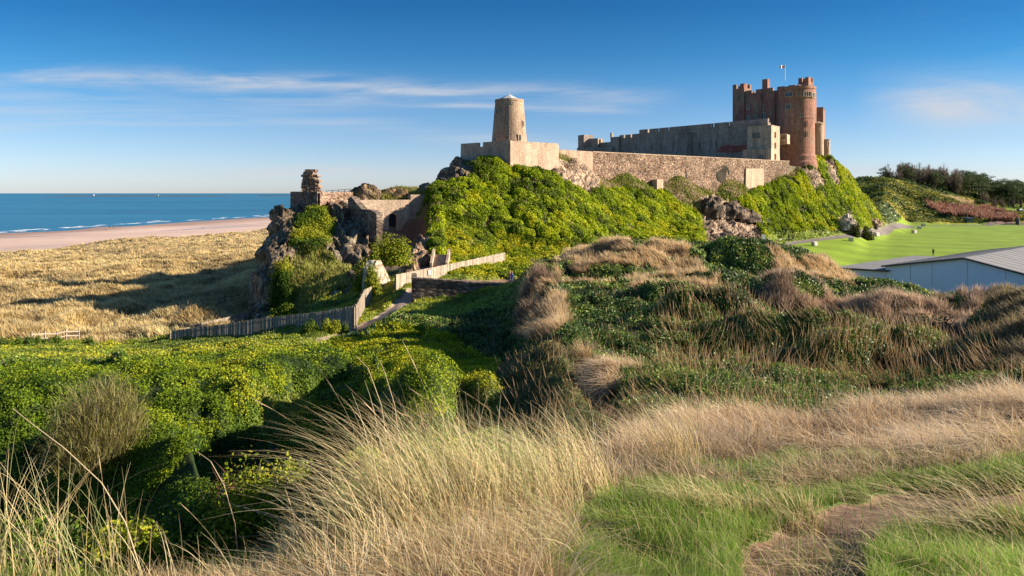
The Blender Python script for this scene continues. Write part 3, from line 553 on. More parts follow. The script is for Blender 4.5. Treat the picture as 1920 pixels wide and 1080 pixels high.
# rock: push out along the normal with ridged, faulted noise so that faces and ledges stand out
def normals(P):
    du = np.gradient(P, axis=0); dv = np.gradient(P, axis=1); n = np.cross(du, dv); n /= np.linalg.norm(n, axis=-1, keepdims=True) + 1e-9
    n[n[..., 2] < 0] *= -1; return n
NR = normals(P3); rk = soft(['rock'], 3)
sub = rk > 0.02
x_, y_, z_ = P3[sub, 0].astype(float), P3[sub, 1].astype(float), P3[sub, 2].astype(float)
a1 = 1 - np.abs(fbm((x_ + y_ * .6) / 2.4, z_ / 5.0, 80, 5, .6) * 2 - 1) ; a2 = vnoise((x_ + z_ * .35) / 0.8, (y_ - z_ * .2) / 1.2, 82); a3 = vnoise((x_ - z_ * .35) / .35, z_ / .9, 83)
ct, cq = cellid((x_ + .5 * y_ + z_ * .3) / 1.5, (z_ - .35 * x_) / 2.6, 85, 1.0); c2, cq2 = cellid((x_ + .5 * y_ + z_ * .25) / .6, (z_ - .3 * x_) / 1.1, 86, 1.0)
dsp = (a1 - .6) * 1.6 + (ct - .5) * 1.5 + (c2 - .5) * .6 + (a3 - .5) * .2
P3[sub] += NR[sub] * (dsp * rk[sub])[:, None]
NR = normals(P3)

# colour of every ground cell (gorse, shrub and ivy darkened to paint shade in the gaps)
base = {'ivy': (.035, .05, .014), 'shrub': (.02, .035, .008), 'gorse': (.05, .055, .014), 'straw': (.30, .20, .10), 'red': (.22, .13, .07), 'fgreen': (.10, .17, .025), 'dirt': (.19, .115, .075), 'marram': (.46, .33, .17),
        'slope': (.24, .24, .05), 'rock': (.17, .13, .088), 'lawn': (.18, .265, .014), 'path': (.40, .29, .22), 'tarmac': (.16, .13, .12), 'beach': (.50, .33, .25), 'seabed': (.3, .22, .17), 'scrub': (.10, .12, .025), 'lowgreen': (.08, .11, .014),
        'court': (.2, .17, .1), 'redbank': (.25, .13, .09), 'verge': (.17, .21, .03), 'shadeivy': (.02, .035, .01), 'yellow': (.07, .08, .012), 'olive': (.10, .10, .03), 'darkmound': (.08, .07, .03), 'thick': (.14, .16, .015)}
bc = np.array([base[n] for n in names], np.float32)
GC = bc[cov]
GC = smooth(GC[..., 0], 3, 0), smooth(GC[..., 1], 3, 0), smooth(GC[..., 2], 3, 0)
GC = np.stack(GC, -1)
v1 = fbm(GX / 3, GY / 3, 90, 4)[..., None]; v2 = fbm(GX / 12, GY / 12, 95, 3)[..., None]
GC *= (0.75 + 0.5 * v1)
mm = (cov == ID['scrub']); yb = np.array((.30, .24, .03)); GC[mm] = (GC[mm] * (1 - sstep(.45, .62, v2[mm])) + yb * sstep(.45, .62, v2[mm]))
mm = (cov == ID['lawn']); st = (0.93 + 0.14 * (np.sin(GY / 2.6 + GX * 0.12) > 0))[..., None]; GC[mm] = np.array(base['lawn']) * (0.72 + .3 * v2[mm] + .26 * v1[mm]) * st[mm]
mm = (cov == ID['beach']); wet = sstep(-8, 60, (GX + 350) * 0.9)[..., None] * 0 + sstep(0.35, 1.4, GZ)[..., None]; GC[mm] = np.array((.34, .22, .17)) * (1 - wet[mm]) + np.array((.60, .42, .33)) * wet[mm]
mm = (cov == ID['rock']); pz = fbm(P3[..., 0] / 1.3, P3[..., 2] / 1.3, 97, 4)[..., None]; GC[mm] = GC[mm] * (1 - .75 * sstep(.56, .66, pz[mm])) + np.array((.30, .27, .20)) * .75 * sstep(.56, .66, pz[mm])
mr = mm & (PX > 980) & (GY > 110); GC[mr] = np.array((.30, .22, .16)) * (.5 + v1[mr]) 
# visibility along each bearing (running horizon)
ang = (P3[..., 2] - EYE) / np.maximum(GY, .5); ang[:, :6] = -9
VIS = ang >= np.maximum.accumulate(ang, axis=1) - 0.004

# split the one sheet into named ground objects
vid = np.arange(GX.size).reshape(GX.shape)
q = np.stack([vid[:-1, :-1], vid[1:, :-1], vid[1:, 1:], vid[:-1, 1:]], -1).reshape(-1, 4)
fc = cov[:-1, :-1].ravel()
sets = [('ground', ['ivy', 'shrub', 'straw', 'red', 'fgreen', 'lowgreen', 'verge', 'shadeivy', 'yellow', 'olive', 'darkmound', 'court', 'seabed'], 'ground', 'rolling dune ground under ivy, shrubs and dry grass', False),
        ('castle_hill', ['gorse', 'slope', 'thick'], 'ground', 'steep green hill below the castle walls', False), ('rock_outcrop', ['rock'], 'rock', 'dark craggy dolerite outcrop below the ruin and walls', False),
        ('dunes', ['marram'], 'far_ground', 'golden marram covered dunes between beach and castle', True), ('hills', ['scrub', 'redbank'], 'far_ground', 'scrub covered hill beyond the green lawn', True),
        ('lawn', ['lawn'], 'lawn', 'bright green mown lawn below the castle', True), ('beach', ['beach'], 'sand', 'wide pink sandy beach', True), ('footpath', ['path', 'dirt'], 'tarmac', 'pale footpath and worn earth', True), ('road', ['tarmac'], 'tarmac', 'narrow grey tarmac path along the lawn', True)]
PV = P3.reshape(-1, 3); CV = GC.reshape(-1, 3)
for nm, cs, mt, lab, sm in sets:
    m = np.isin(fc, [ID[c] for c in cs]); fq = q[m]; u, inv = np.unique(fq, return_inverse=True)
    o = np_mesh(nm, PV[u], inv.reshape(fq.shape), M[mt], CV[u], smooth=(nm != 'rock_outcrop')); tag(o, lab, None, None, 'structure')

# queries on the finished ground
def zat(X, Y):
    j = int(np.clip(np.searchsorted(YR, Y) - 1, 6, len(YR) - 2)); px = CX + F * X / Y; i = int(np.clip(np.searchsorted(PXC, px) - 1, 0, len(PXC) - 2))
    a = (px - PXC[i]) / (PXC[i + 1] - PXC[i]); b = (Y - YR[j]) / (YR[j + 1] - YR[j]); a = min(max(a, 0), 1); b = min(max(b, 0), 1)
    Z = P3[..., 2]; return float((Z[i, j] * (1 - a) + Z[i + 1, j] * a) * (1 - b) + (Z[i, j + 1] * (1 - a) + Z[i + 1, j + 1] * a) * b)
def hit(px, py, ylo=1.0, yhi=5000):
    """first ground point on the sight line through a place in the photograph"""
    i = int(np.clip(np.searchsorted(PXC, px), 1, len(PXC) - 2)); pyv = HY - F * (P3[i, :, 2] - EYE) / np.maximum(YR, 1)
    ok = (YR > ylo) & (YR < yhi) & (pyv <= py)
    j = int(np.argmax(ok)) if ok.any() else int(np.argmin(np.abs(YR - yhi)))
    Y = float(YR[j]); X = (px - CX) / F * Y; return Vector((X, Y, zat(X, Y)))

# ------------------------------------------------------------------ scatter of leaves and blades over the ground
AREA = np.abs(np.gradient(PX, axis=0)) * np.abs(np.gradient(HY - F * (P3[..., 2] - EYE) / np.maximum(GY, 1), axis=1))
facing = np.abs(np.gradient(GX, axis=0) * np.gradient(GY, axis=1)) * F * F / np.maximum(GY, 1) ** 2 * 0.05
WGT = np.where(VIS, AREA + facing * 0.4, facing * 0.25); WGT[:, :7] = 0
WGT[(PXC < -60) | (PXC > 1980)] *= 0.15; WGT[(PXC < -650) | (PXC > 2450)] = 0; WGT[PY > 1200] *= .12
def sample(nms, n, cond=None, power=1.0):
    m = np.isin(cov, [ID[k] for k in nms])
    if cond is not None: m &= cond
    wgt = (WGT * m)[:-1, :-1].ravel().astype(np.float64); s_ = wgt.sum()
    if s_ <= 0: return None
    k = rng.choice(wgt.size, size=n, p=wgt / s_); i, j = np.unravel_index(k, (GX.shape[0] - 1, GX.shape[1] - 1))
    a = rng.random(n)[:, None]; b = rng.random(n)[:, None]
    p = (P3[i, j] * (1 - a) + P3[i + 1, j] * a) * (1 - b) + (P3[i, j + 1] * (1 - a) + P3[i + 1, j + 1] * a) * b
    return p.astype(np.float32), NR[i, j].astype(np.float32), cov[i, j]
def unit(v): return v / (np.linalg.norm(v, axis=-1, keepdims=True) + 1e-9)
def pal(cols, n, jit=0.15, sel=None):
    cols = np.array(cols, np.float32); k = rng.integers(0, len(cols), n) if sel is None else np.clip((sel * len(cols)).astype(int), 0, len(cols) - 1)
    return cols[k] * (1 + (rng.random((n, 1)) - .5) * 2 * jit)
def leaf_geo(p, nrm, size, col, spread=1.0, asp=0.6):
    n = len(p); d = unit(nrm * 0.8 + rng.normal(size=(n, 3)) * spread * 0.6).astype(np.float32)
    t = unit(np.cross(d, rng.normal(size=(n, 3)))); b = np.cross(d, t); s = size[:, None]
    # folded leaf: four corners, the tip bent down
    v = np.stack([p - t * s * .5, p + b * s * asp * .5, p + t * s * .55 - d * s * .12, p - b * s * asp * .5], 1)
    return v.reshape(-1, 3), np.arange(4 * n).reshape(n, 4), np.repeat(col, 4, 0)
def blade_geo(p, L_, wd, lean, col0, col1, segs=1, curl=0.0):
    """p base, L_ length, wd width, lean (n,3) horizontal bend of the tip"""
    n = len(p); up = np.zeros((n, 3)); up[:, 2] = 1; side = unit(np.cross(lean + rng.normal(size=(n, 3)) * .4, up) + 1e-4); side[rng.random(n) < .5] *= -1
    vs = []; cs = []
    for k in range(segs + 1):
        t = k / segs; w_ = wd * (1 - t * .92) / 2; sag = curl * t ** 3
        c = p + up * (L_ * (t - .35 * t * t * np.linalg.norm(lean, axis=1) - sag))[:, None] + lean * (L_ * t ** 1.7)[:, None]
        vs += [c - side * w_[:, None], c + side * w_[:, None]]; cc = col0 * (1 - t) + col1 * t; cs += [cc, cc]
    v = np.stack(vs, 1); c = np.stack(cs, 1); K = 2 * (segs + 1); b0 = np.arange(n)[:, None] * K
    f = np.concatenate([b0 + np.array([[2 * k, 2 * k + 1, 2 * k + 3, 2 * k + 2]]) for k in range(segs)], 0)
    return v.reshape(-1, 3), f, c.reshape(-1, 3)
def merge(gs):
    V_, F_, C_ = [], [], []; o = 0
    for v, f, c in gs: V_.append(v); F_.append(f + o); C_.append(c); o += len(v)
    return np.concatenate(V_), np.concatenate(F_), np.concatenate(C_)
def stuff(name, gs, mt, label, cat):
    v, f, c = merge(gs); o = np_mesh(name, v, f, M[mt], np.clip(c, 0.002, .9)); return tag(o, label, cat, None, 'stuff')
def leaves(nms, n, size_k, smin, lift, cols, spread=1.0, cond=None, nscale=2.0, seed=0, jit=.2, cell=None, gap=.25, cw=.5):
    r = sample(nms, n, cond); p, nn, cv = r
    if cell:
        tone, q = cellid(p[:, 0] / cell[0], p[:, 1] / cell[0], cell[1]); keep = (q > gap * rng.random(len(p))) & ~((tone < .06) & (rng.random(len(p)) < .7)); p, nn, tone = p[keep], nn[keep], tone[keep]
    Y = p[:, 1]
    s = np.maximum(smin, size_k * Y) * (0.6 + 0.8 * rng.random(len(p)))
    ns = fbm(p[:, 0] / nscale, (p[:, 1] + p[:, 2]) / nscale, 200 + seed, 3); ns = np.clip((ns - .3) / .4 + rng.normal(size=len(p)) * .1, 0, .999)
    if cell: ns = np.clip(ns * (1 - cw) + tone * cw + rng.normal(size=len(p)) * .07, 0, .999)
    p = p + nn * (rng.random(len(p)) * lift * np.minimum(1, np.maximum(Y, 10) / 30) * 1.0)[:, None]
    return leaf_geo(p, nn, s.astype(np.float32), pal(cols, len(p), jit, ns), spread)
def blades(nms, n, L0, L1, wk, wmin, lean, cols0, cols1, cond=None, segs=1, lj=0.35):
    p, nn, cv = sample(nms, n, cond); m = len(p); Y = p[:, 1]; ln = (L0 + (L1 - L0) * rng.random(m)); wd = np.maximum(wmin, wk * Y) * (0.6 + .8 * rng.random(m))
    le = np.zeros((m, 3)); le[:, 0] = lean[0]; le[:, 1] = lean[1]; le[:, :2] += rng.normal(size=(m, 2)) * lj
    k1 = fbm(p[:, 0] / 1.4, p[:, 1] / 1.4, 611, 4) - .5; k2 = fbm(p[:, 0] / 1.1 + 40, p[:, 1] / 1.1, 612, 4) - .5; k3 = fbm(p[:, 0] / .8, p[:, 1] / .8 + 70, 613, 4)
    le[:, 0] += k1 * 2.2; le[:, 1] += k2 * 1.6; ln = ln * np.clip(.12 + 1.35 * (k3 + .22), .12, .95)
    tnt = np.where(p[:, 1] > 76, .55 + .9 * fbm(p[:, 0] / 13, p[:, 1] / 13, 616, 4), 1.0)[:, None] * (.8 + .8 * (fbm(p[:, 0] / 2.5 + 9, p[:, 1] / 2.5, 615, 3) - .25))[:, None]
    c0 = pal(cols0, m, .2) * tnt; c1 = pal(cols1, m, .2) * tnt; return blade_geo(p, ln, wd, le, c0, c1, segs)

def leaf_geo_red(): return leaves(['red'], 22000, .0032, .04, .25, [(.03, .05, .012), (.06, .10, .02), (.12, .16, .03)], 1.0, nscale=3, seed=31, cell=(1.5, 5), gap=.4)
YG = [(.05, .09, .008), (.10, .15, .010), (.17, .21, .012), (.26, .27, .016), (.30, .29, .02)]
DG = [(.03, .06, .012), (.06, .105, .016), (.10, .17, .022), (.17, .24, .03), (.28, .31, .06)]
stuff('castle_hill_shrubs', [leaves(['gorse'], 190000, .0026, .1, .35, [(.08, .12, .008), (.18, .24, .008), (.28, .36, .008), (.38, .43, .010), (.47, .46, .012)], 1.1, nscale=6, seed=1, cell=(2.0, 24), gap=.5),
      leaves(['slope'], 14000, .0026, .1, .4, [(.10, .14, .02), (.2, .2, .04), (.34, .27, .14), (.42, .32, .2)], 1.0, cond=(GY > 124), nscale=4, seed=41), leaves(['thick'], 14000, .0026, .1, .5, YG, 1.1, nscale=5, seed=2)], 'leaf', 'bright yellow-green shrubs blanketing the steep slope under the castle walls', 'shrubs')
stuff('bank_shrubs', [leaves(['shrub'], 190000, .0031, .05, .30, [(.05, .09, .008), (.10, .16, .010), (.17, .24, .012), (.27, .32, .014), (.38, .38, .02)], 1.1, nscale=4, seed=3, cell=(1.5, 5), gap=.45),
      leaves(['yellow'], 90000, .0028, .05, .2, [(.12, .17, .01), (.24, .29, .012), (.38, .38, .015), (.46, .42, .02)], 1.1, nscale=4, seed=4, cell=(1.5, 5), gap=.45),
      leaves(['shadeivy'], 26000, .0032, .05, .2, DG, 1.0, nscale=4, seed=5)], 'leaf', 'dense yellow-green shrubs filling the near left bank and hollow', 'shrubs')
stuff('ivy_ground_cover', [leaves(['ivy', 'straw'], 20000, .003, .04, .15, DG, 1.0, nscale=3, seed=33, cond=(GY > 14) & (GY < 76)), leaves(['ivy'], 190000, .0034, .04, .2, DG, 1.0, nscale=3, seed=6, cell=(1.5, 5), gap=.35, cw=.35), leaves(['darkmound'], 12000, .003, .035, .2, [(.04, .05, .02), (.08, .08, .03), (.12, .1, .05)], .9, seed=7),
      leaves(['lowgreen', 'verge'], 46000, .0028, .05, .12, [(.09, .14, .012), (.18, .25, .014), (.32, .36, .018), (.42, .40, .02)], .9, nscale=4, seed=8),
      leaves(['olive'], 30000, .0028, .03, .15, [(.05, .07, .015), (.10, .11, .02), (.15, .13, .035), (.2, .14, .06)], .9, nscale=2, seed=9)], 'gloss_leaf', 'dark glossy ivy carpeting the humps of the middle ground', 'ground cover')
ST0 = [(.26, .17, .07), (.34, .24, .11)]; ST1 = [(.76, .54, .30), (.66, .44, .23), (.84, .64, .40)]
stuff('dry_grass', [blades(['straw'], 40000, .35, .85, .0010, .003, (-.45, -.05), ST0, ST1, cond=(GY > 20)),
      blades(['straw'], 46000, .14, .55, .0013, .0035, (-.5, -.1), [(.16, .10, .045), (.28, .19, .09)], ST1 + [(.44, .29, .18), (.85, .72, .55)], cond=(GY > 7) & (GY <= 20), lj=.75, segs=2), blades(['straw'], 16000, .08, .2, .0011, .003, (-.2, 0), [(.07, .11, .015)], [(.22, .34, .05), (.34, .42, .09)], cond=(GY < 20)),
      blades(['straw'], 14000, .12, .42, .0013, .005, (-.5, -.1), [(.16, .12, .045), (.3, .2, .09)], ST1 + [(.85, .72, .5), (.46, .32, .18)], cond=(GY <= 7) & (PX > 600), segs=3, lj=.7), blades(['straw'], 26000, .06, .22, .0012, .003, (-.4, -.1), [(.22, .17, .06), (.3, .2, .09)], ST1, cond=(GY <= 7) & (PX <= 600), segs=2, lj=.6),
      blades(['ivy', 'olive'], 5500, .25, .6, .0012, .004, (-.15, 0), [(.2, .11, .05)], [(.50, .34, .17), (.58, .42, .23)], cond=(GY > 9), lj=.2),
      blades(['ivy'], 2800, .4, .9, .0011, .004, (-.15, 0), [(.2, .10, .04)], [(.55, .36, .18), (.62, .45, .25)], cond=(GY > 17) & (GY < 36) & (PX > 1230), lj=.15),
      blades(['red'], 22000, .4, .85, .0011, .004, (-.3, 0), [(.17, .11, .06)], [(.54, .37, .25), (.62, .46, .33)], lj=.3),
      leaf_geo_red(),
      blades(['darkmound'], 9000, .3, .6, .0013, .004, (-.4, -.1), [(.14, .10, .05)], [(.50, .38, .22), (.3, .25, .12)]),
      blades(['slope'], 16000, .5, 1.0, .0014, .01, (-.1, -.1), [(.16, .17, .03)], [(.55, .42, .18), (.32, .38, .07), (.42, .42, .08)]),
      blades(['gorse'], 4000, .4, .9, .0014, .01, (-.1, -.1), [(.2, .14, .06)], [(.40, .30, .15)]),
      ], 'straw', 'pale straw coloured grass over the near dunes and hollow', 'grass')
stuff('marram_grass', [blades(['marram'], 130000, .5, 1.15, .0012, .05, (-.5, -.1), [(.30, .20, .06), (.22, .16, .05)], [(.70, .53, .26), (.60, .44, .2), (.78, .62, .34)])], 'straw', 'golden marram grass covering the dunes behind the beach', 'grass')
stuff('green_grass', [blades(['fgreen'], 150000, .05, .15, .0011, .003, (-.25, 0), [(.06, .10, .012), (.09, .13, .02)], [(.24, .42, .04), (.34, .48, .07), (.48, .48, .18)], segs=2),
      blades(['dirt'], 700, .1, .3, .001, .003, (-1.0, -.1), [(.2, .13, .07)], ST1, segs=2, cond=(GY < 9), lj=.9),
      blades(['dirt'], 900, .06, .2, .001, .003, (-.2, 0), [(.07, .11, .015)], [(.22, .36, .05)], cond=(GY < 9)),
      blades(['fgreen', 'dirt'], 2000, .12, .3, .001, .0025, (-.7, -.1), [(.3, .22, .1)], ST1, segs=2, cond=(GY < 9), lj=.6),
      blades(['verge', 'lowgreen'], 20000, .1, .3, .0014, .01, (-.1, 0), [(.1, .14, .02)], [(.28, .32, .04), (.4, .36, .1)], cond=(GY < 100))], 'straw', 'short green grass beside the worn earth in the foreground', 'grass')
stuff('hill_scrub', [leaves(['scrub'], 34000, .0027, .5, .8, [(.035, .06, .012), (.05, .085, .015), (.09, .13, .02), (.2, .2, .03)], 1.0, cond=(GY < 700), nscale=14, seed=12),
      blades(['redbank'], 7000, 2.0, 3.6, .0018, .3, (0, 0), [(.2, .09, .06)], [(.36, .19, .13), (.30, .15, .10)], lj=.15)], 'leaf', 'low dark scrub and reddish thicket on the hill beyond the lawn', 'scrub')

# ------------------------------------------------------------------ sea, surf, pools, island
def sea_mat():
    m, t = mat('sea_water'); g = nd(t, 'ShaderNodeNewGeometry'); mp = nd(t, 'ShaderNodeMapping'); mp.inputs['Scale'].default_value = (0.25, 1.0, 1.0); mp.inputs['Rotation'].default_value = (0, 0, R(-80)); t.links.new(g.outputs['Position'], mp.inputs['Vector'])
    n = tnoise(t, mp.outputs[0], 0.12, 8, 0.65); n2 = tnoise(t, mp.outputs[0], 0.004, 5, 0.6)
    c = ramp(t, n2, [(0.35, (.012, .11, .20)), (0.65, (.025, .18, .29))])
    b = nd(t, 'ShaderNodeBsdfPrincipled'); b.inputs['Roughness'].default_value = 0.35; b.inputs['Specular IOR Level'].default_value = 0.25; t.links.new(c, b.inputs['Base Color'])
    bp = nd(t, 'ShaderNodeBump'); bp.inputs['Strength'].default_value = 0.6; bp.inputs['Distance'].default_value = 1.0; t.links.new(n, bp.inputs['Height']); t.links.new(bp.outputs[0], b.inputs['Normal'])
    finish(t, b.outputs[0]); return m
M['sea'] = sea_mat()
mb = MB(); mb.face([(-80000, -3000, 0), (80000, -3000, 0), (80000, 78000, 0), (-80000, 78000, 0)]); tag(mb.build('sea', M['sea']), 'deep blue sea', None, None, 'structure')
M['foam'] = plain('surf_foam', (.8, .82, .82), .6, .05)
SH = [XY(-400, 400), XY(0, 520), XY(240, 672), XY(400, 800), XY(480, 880), XY(560, 950), XY(700, 1100)]
def shore(t):
    t = t * (len(SH) - 1); i = min(int(t), len(SH) - 2); a = t - i; return SH[i][0] * (1 - a) + SH[i + 1][0] * a, SH[i][1] * (1 - a) + SH[i + 1][1] * a
mb = MB()
for line, (off, wd, dens) in enumerate([(2, 3.5, .85), (14, 4.0, .55), (30, 4.0, .35), (8, 2, .5)]):
    s = 0
    while s < 1:
        ln = (.012 + .05 * random.random()); 
        if random.random() < dens:
            o_ = off + random.uniform(-3, 3) * (1 + off / 40); pts = []
            n = 9
            for k in range(n + 1):
                x, y = shore(min(1, s + ln * k / n)); ww = wd * math.sin(math.pi * k / n) * random.uniform(.6, 1.1) / 2.6; wv = math.sin(s * 90 + k * .7) * 1.2
                pts.append((x - o_ + wv, y, ww))
            for (x0, y0, w0), (x1, y1, w1) in zip(pts, pts[1:]):
                mb.face([(x0 - w0, y0, .07), (x0 + w0, y0, .07), (x1 + w1, y1, .07), (x1 - w1, y1, .07)])
                mb.face([(x0 + w0, y0, .07), (x0, y0, .22 * (w0 + .1)), (x1, y1, .22 * (w1 + .1)), (x1 + w1, y1, .07)])
        s += ln * random.uniform(.8, 1.8)
tag(mb.build('surf', M['foam']), 'white lines of surf breaking along the beach', 'surf', None, 'stuff')
def pool_mat():
    m, t = mat('tidal_water'); b = nd(t, 'ShaderNodeBsdfPrincipled'); b.inputs['Base Color'].default_value = (.38, .34, .33, 1); b.inputs['Roughness'].default_value = .22; finish(t, b.outputs[0]); return m
M['pool'] = pool_mat()
for (px0, py0, px1, py1, wd) in [(-150, 452, 190, 440, 7), (290, 434, 500, 422, 9), (60, 448, 130, 446, 5), (330, 429, 520, 419, 3)]:
    mb = MB(); a = hit(px0, py0, 150); b_ = hit(px1, py1, 150); n = 26
    L_, R_ = [], []
    for k in range(n + 1):
        t = k / n; x = a.x * (1 - t) + b_.x * t; y = a.y * (1 - t) + b_.y * t; ww = wd * math.sin(math.pi * t) * random.uniform(.55, 1.1)
        L_.append((x - ww, y)); R_.append((x + ww * .6, y))
    for k in range(n):
        mb.face([(*p, zat(*p) + .12) for p in (L_[k], R_[k], R_[k + 1], L_[k + 1])])
    tag(mb.build('tidal_pool', M['pool']), 'shallow strip of water left on the sand', None, None, 'structure')
M['isle'] = plain('far_island_rock', (.07, .075, .06), .9, .2, .02)
isl = empty('island', ((-500) / F * 6200, 6200, 0), 'long low dark island on the sea horizon with a white lighthouse', 'island')
mb = MB(); xs = np.linspace(95, 438, 60); prev = None
for x in xs:
    X = XL(x, 6200); h = (5 + 7 * fbm(np.array([x / 30.]), np.array([1.]), 300, 3)[0]) * math.sin(math.pi * min(1, max(0, (x - 95) / 343))) ** .35
    r = [(X, 6000, -1), (X, 6120, h), (X, 6280, h * .9), (X, 6400, -1)]
    if prev:
        for k in range(3): mb.face([prev[k], r[k], r[k + 1], prev[k + 1]])
    prev = r
mb.build('rock', M['isle'], isl)
for px, h, r_ in ((176, 15, 3.5), (297, 10, 3)):
    mb = MB(); mb.lathe((XL(px, 6100), 6100), [(r_, 4), (r_ * .7, h), (r_ * .9, h + 1), (r_ * .1, h + 6)], 10); mb.build('lighthouse', M['white'], isl)
isl2 = MB(); X = XL(520, 7400); isl2.prism([(X - 170, 7300), (X + 130, 7320), (X + 170, 7400), (X - 120, 7420)], -1, 6, batter=.2); tag(isl2.build('islet', M['isle'], loc=(X, 7360, 0)), 'small dark islet on the horizon just left of the ruin', 'islet')

# ------------------------------------------------------------------ castle
def frame_of(a, b):
    """unit vector along a->b (2D) and outward normal facing the camera"""
    d = Vector((b[0] - a[0], b[1] - a[1])); u = d.normalized(); n = Vector((u.y, -u.x))
    if n.dot(Vector(a)) > 0: n = -n
    return u, n, d.length
def window(root, p, u, n, w_, h_, mullions=1, mat_f='pale_stone', transom=False):
    """a window part with surround, pane set behind it; p centre on the wall face, u along the wall, n outward"""
    U3 = Vector((u.x, u.y, 0)); N3 = Vector((n.x, n.y, 0)); p = Vector(p); Z3 = Vector((0, 0, 1)); t = .16
    f = MB()
    def slab(c, ww, hh, d):
        a = c - U3 * ww / 2 - Z3 * hh / 2 + N3 * d; b = c + U3 * ww / 2 - Z3 * hh / 2 + N3 * d; c_ = b + Z3 * hh; d_ = a + Z3 * hh; q = [a, b, c_, d_]; bk = [v - N3 * (d + .15) for v in q]
        f.face(q)
        for i in range(4): f.face([q[(i + 1) % 4], q[i], bk[i], bk[(i + 1) % 4]])
    for sx in (-1, 1): slab(p + U3 * sx * (w_ / 2 + t / 2), t, h_ + 2 * t, .10)
    for sz in (-1, 1): slab(p + Z3 * sz * (h_ / 2 + t / 2), w_, t, .12 if sz < 0 else .09)
    for k in range(mullions): slab(p + U3 * (w_ * ((k + 1) / (mullions + 1) - .5)), .12, h_, .07)
    if transom: slab(p, w_, .1, .065)
    fo = f.build('window', M[mat_f], root)
    g = MB(); q = [p - U3 * w_ / 2 - Z3 * h_ / 2, p + U3 * w_ / 2 - Z3 * h_ / 2, p + U3 * w_ / 2 + Z3 * h_ / 2, p - U3 * w_ / 2 + Z3 * h_ / 2]
    g.face([v + N3 * .02 for v in q]); po = g.build('pane', M['glass'], None); po.parent = fo; po.location = -root.location * 1.0
    return fo
def onwall(a, b, px, py):
    """point on the vertical plane through a,b seen at (px,py)"""
    k = (px - CX) / F; dx, dy = b[0] - a[0], b[1] - a[1]; t = (k * a[1] - a[0]) / (dx - k * dy); X = a[0] + t * dx; Y = a[1] + t * dy; return Vector((X, Y, ZP(py, Y)))
def merlons(mb, a, b, z, spans, h=.9, th=.6):
    """raised parapet blocks between fractions of the wall a->b"""
    u, n, Ln = frame_of(a, b); 
    for s0, s1 in spans:
        p = Vector(a) + u * Ln * s0; q_ = Vector(a) + u * Ln * s1; mb.prism([tuple(p), tuple(q_), tuple(q_ - n * th), tuple(p - n * th)], z - .02, z + h)
def off(a, v, k): return (a[0] + v[0] * k, a[1] + v[1] * k)

# --- windmill
WY_ = 142.0; wx = XL(955, WY_); zf = 39.3
wm_ = empty('windmill_tower', (wx, WY_, zf), 'tall tapering round stone tower with a pale conical cap, on the bastion', 'tower')
mb = MB(); prof_ = [(3.74, zf - .3), (3.2, zf + 6.0), (2.92, zf + 9.2), (2.98, zf + 9.3), (2.98, zf + 9.75)]; mb.lathe((wx, WY_), prof_, 40); mb.build('wall', M['tower_stone'], wm_, smooth=False)
mb = MB(); n = 8; top = (wx, WY_, zf + 10.95)
for k in range(n):
    a0, a1 = 2 * math.pi * k / n + .2, 2 * math.pi * (k + 1) / n + .2; p0 = (wx + 2.45 * math.cos(a0), WY_ + 2.45 * math.sin(a0), zf + 9.78); p1 = (wx + 2.45 * math.cos(a1), WY_ + 2.45 * math.sin(a1), zf + 9.78)
    mb.face([p0, p1, top]); mb.face([p1, p0, (p0[0], p0[1], zf + 9.5), (p1[0], p1[1], zf + 9.5)])
cap = mb.build('cap_roof', M['lead'], wm_); mb = MB(); mb.lathe((wx, WY_), [(.09, zf + 10.9), (.09, zf + 11.25), (.02, zf + 11.3)], 6); mb.build('finial', M['lead'], wm_)
def drum_open(root, c, r, ang, z, w_, h_, name='window', arch=False):
    u = Vector((-math.sin(ang), math.cos(ang))); n = Vector((math.cos(ang), math.sin(ang))); p = Vector((c[0] + n.x * r, c[1] + n.y * r, z)); return window(root, p, u, n, w_, h_, 0)
for (px, py, w_, h_) in ((932, 208, .45, .9), (981, 231, .42, 1.0), (974, 258, .5, 1.1), (929, 262, .6, .9)):
    z = ZP(py, WY_ - 3); r = 3.74 - (z - zf) / 9.2 * .8; s = max(-1, min(1, (XL(px, WY_ - 1) - wx) / r)); ang = -math.pi / 2 + math.asin(s); drum_open(wm_, (wx, WY_), r + .02, ang, z, w_, h_)
for px in (940, 961):
    z = ZP(193, WY_ - 3); r = 2.95; s = (XL(px, WY_ - 3) - wx) / r; drum_open(wm_, (wx, WY_), r, -math.pi / 2 + math.asin(s), z, .22, .25)
# --- bastion under it
A_, B_, C_ = XY(864, 142.7), XY(957, 134.2), XY(1046, 142); zt = 40.15
ba = empty('bastion', (B_[0], B_[1], 36), 'low stone bastion wall carrying the windmill tower, one face lit and one in shade', 'bastion')
D_ = (C_[0] + 1, 154); E_ = (A_[0] + 1, 156)
mb = MB(); mb.prism([A_, B_, C_, D_, E_], 31.0, 39.3, batter=.03); mb.build('wall', M['buff_stone'], ba)
mb = MB()
def parapet(mb, a, b, z0, z1a, z1b, th=.55, gap=None):
    u, n, Ln = frame_of(a, b); segs = [(0, 1)] if not gap else [(0, gap[0]), (gap[1], 1)]
    for s0, s1 in segs:
        p, q_ = off(a, u, Ln * s0), off(a, u, Ln * s1); mb.prism([p, q_, off(q_, n, -th), off(p, n, -th)], z0, [z1a + (z1b - z1a) * s0, z1a + (z1b - z1a) * s1, z1a + (z1b - z1a) * s1, z1a + (z1b - z1a) * s0])
parapet(mb, A_, B_, 39.32, zt, zt + .05, gap=(.37, .46)); parapet(mb, off(B_, (0.02, .5), 1), C_, 39.32, zt, zt); parapet(mb, C_, D_, 39.32, zt, zt)
mb.build('parapet', M['buff_stone'], ba)
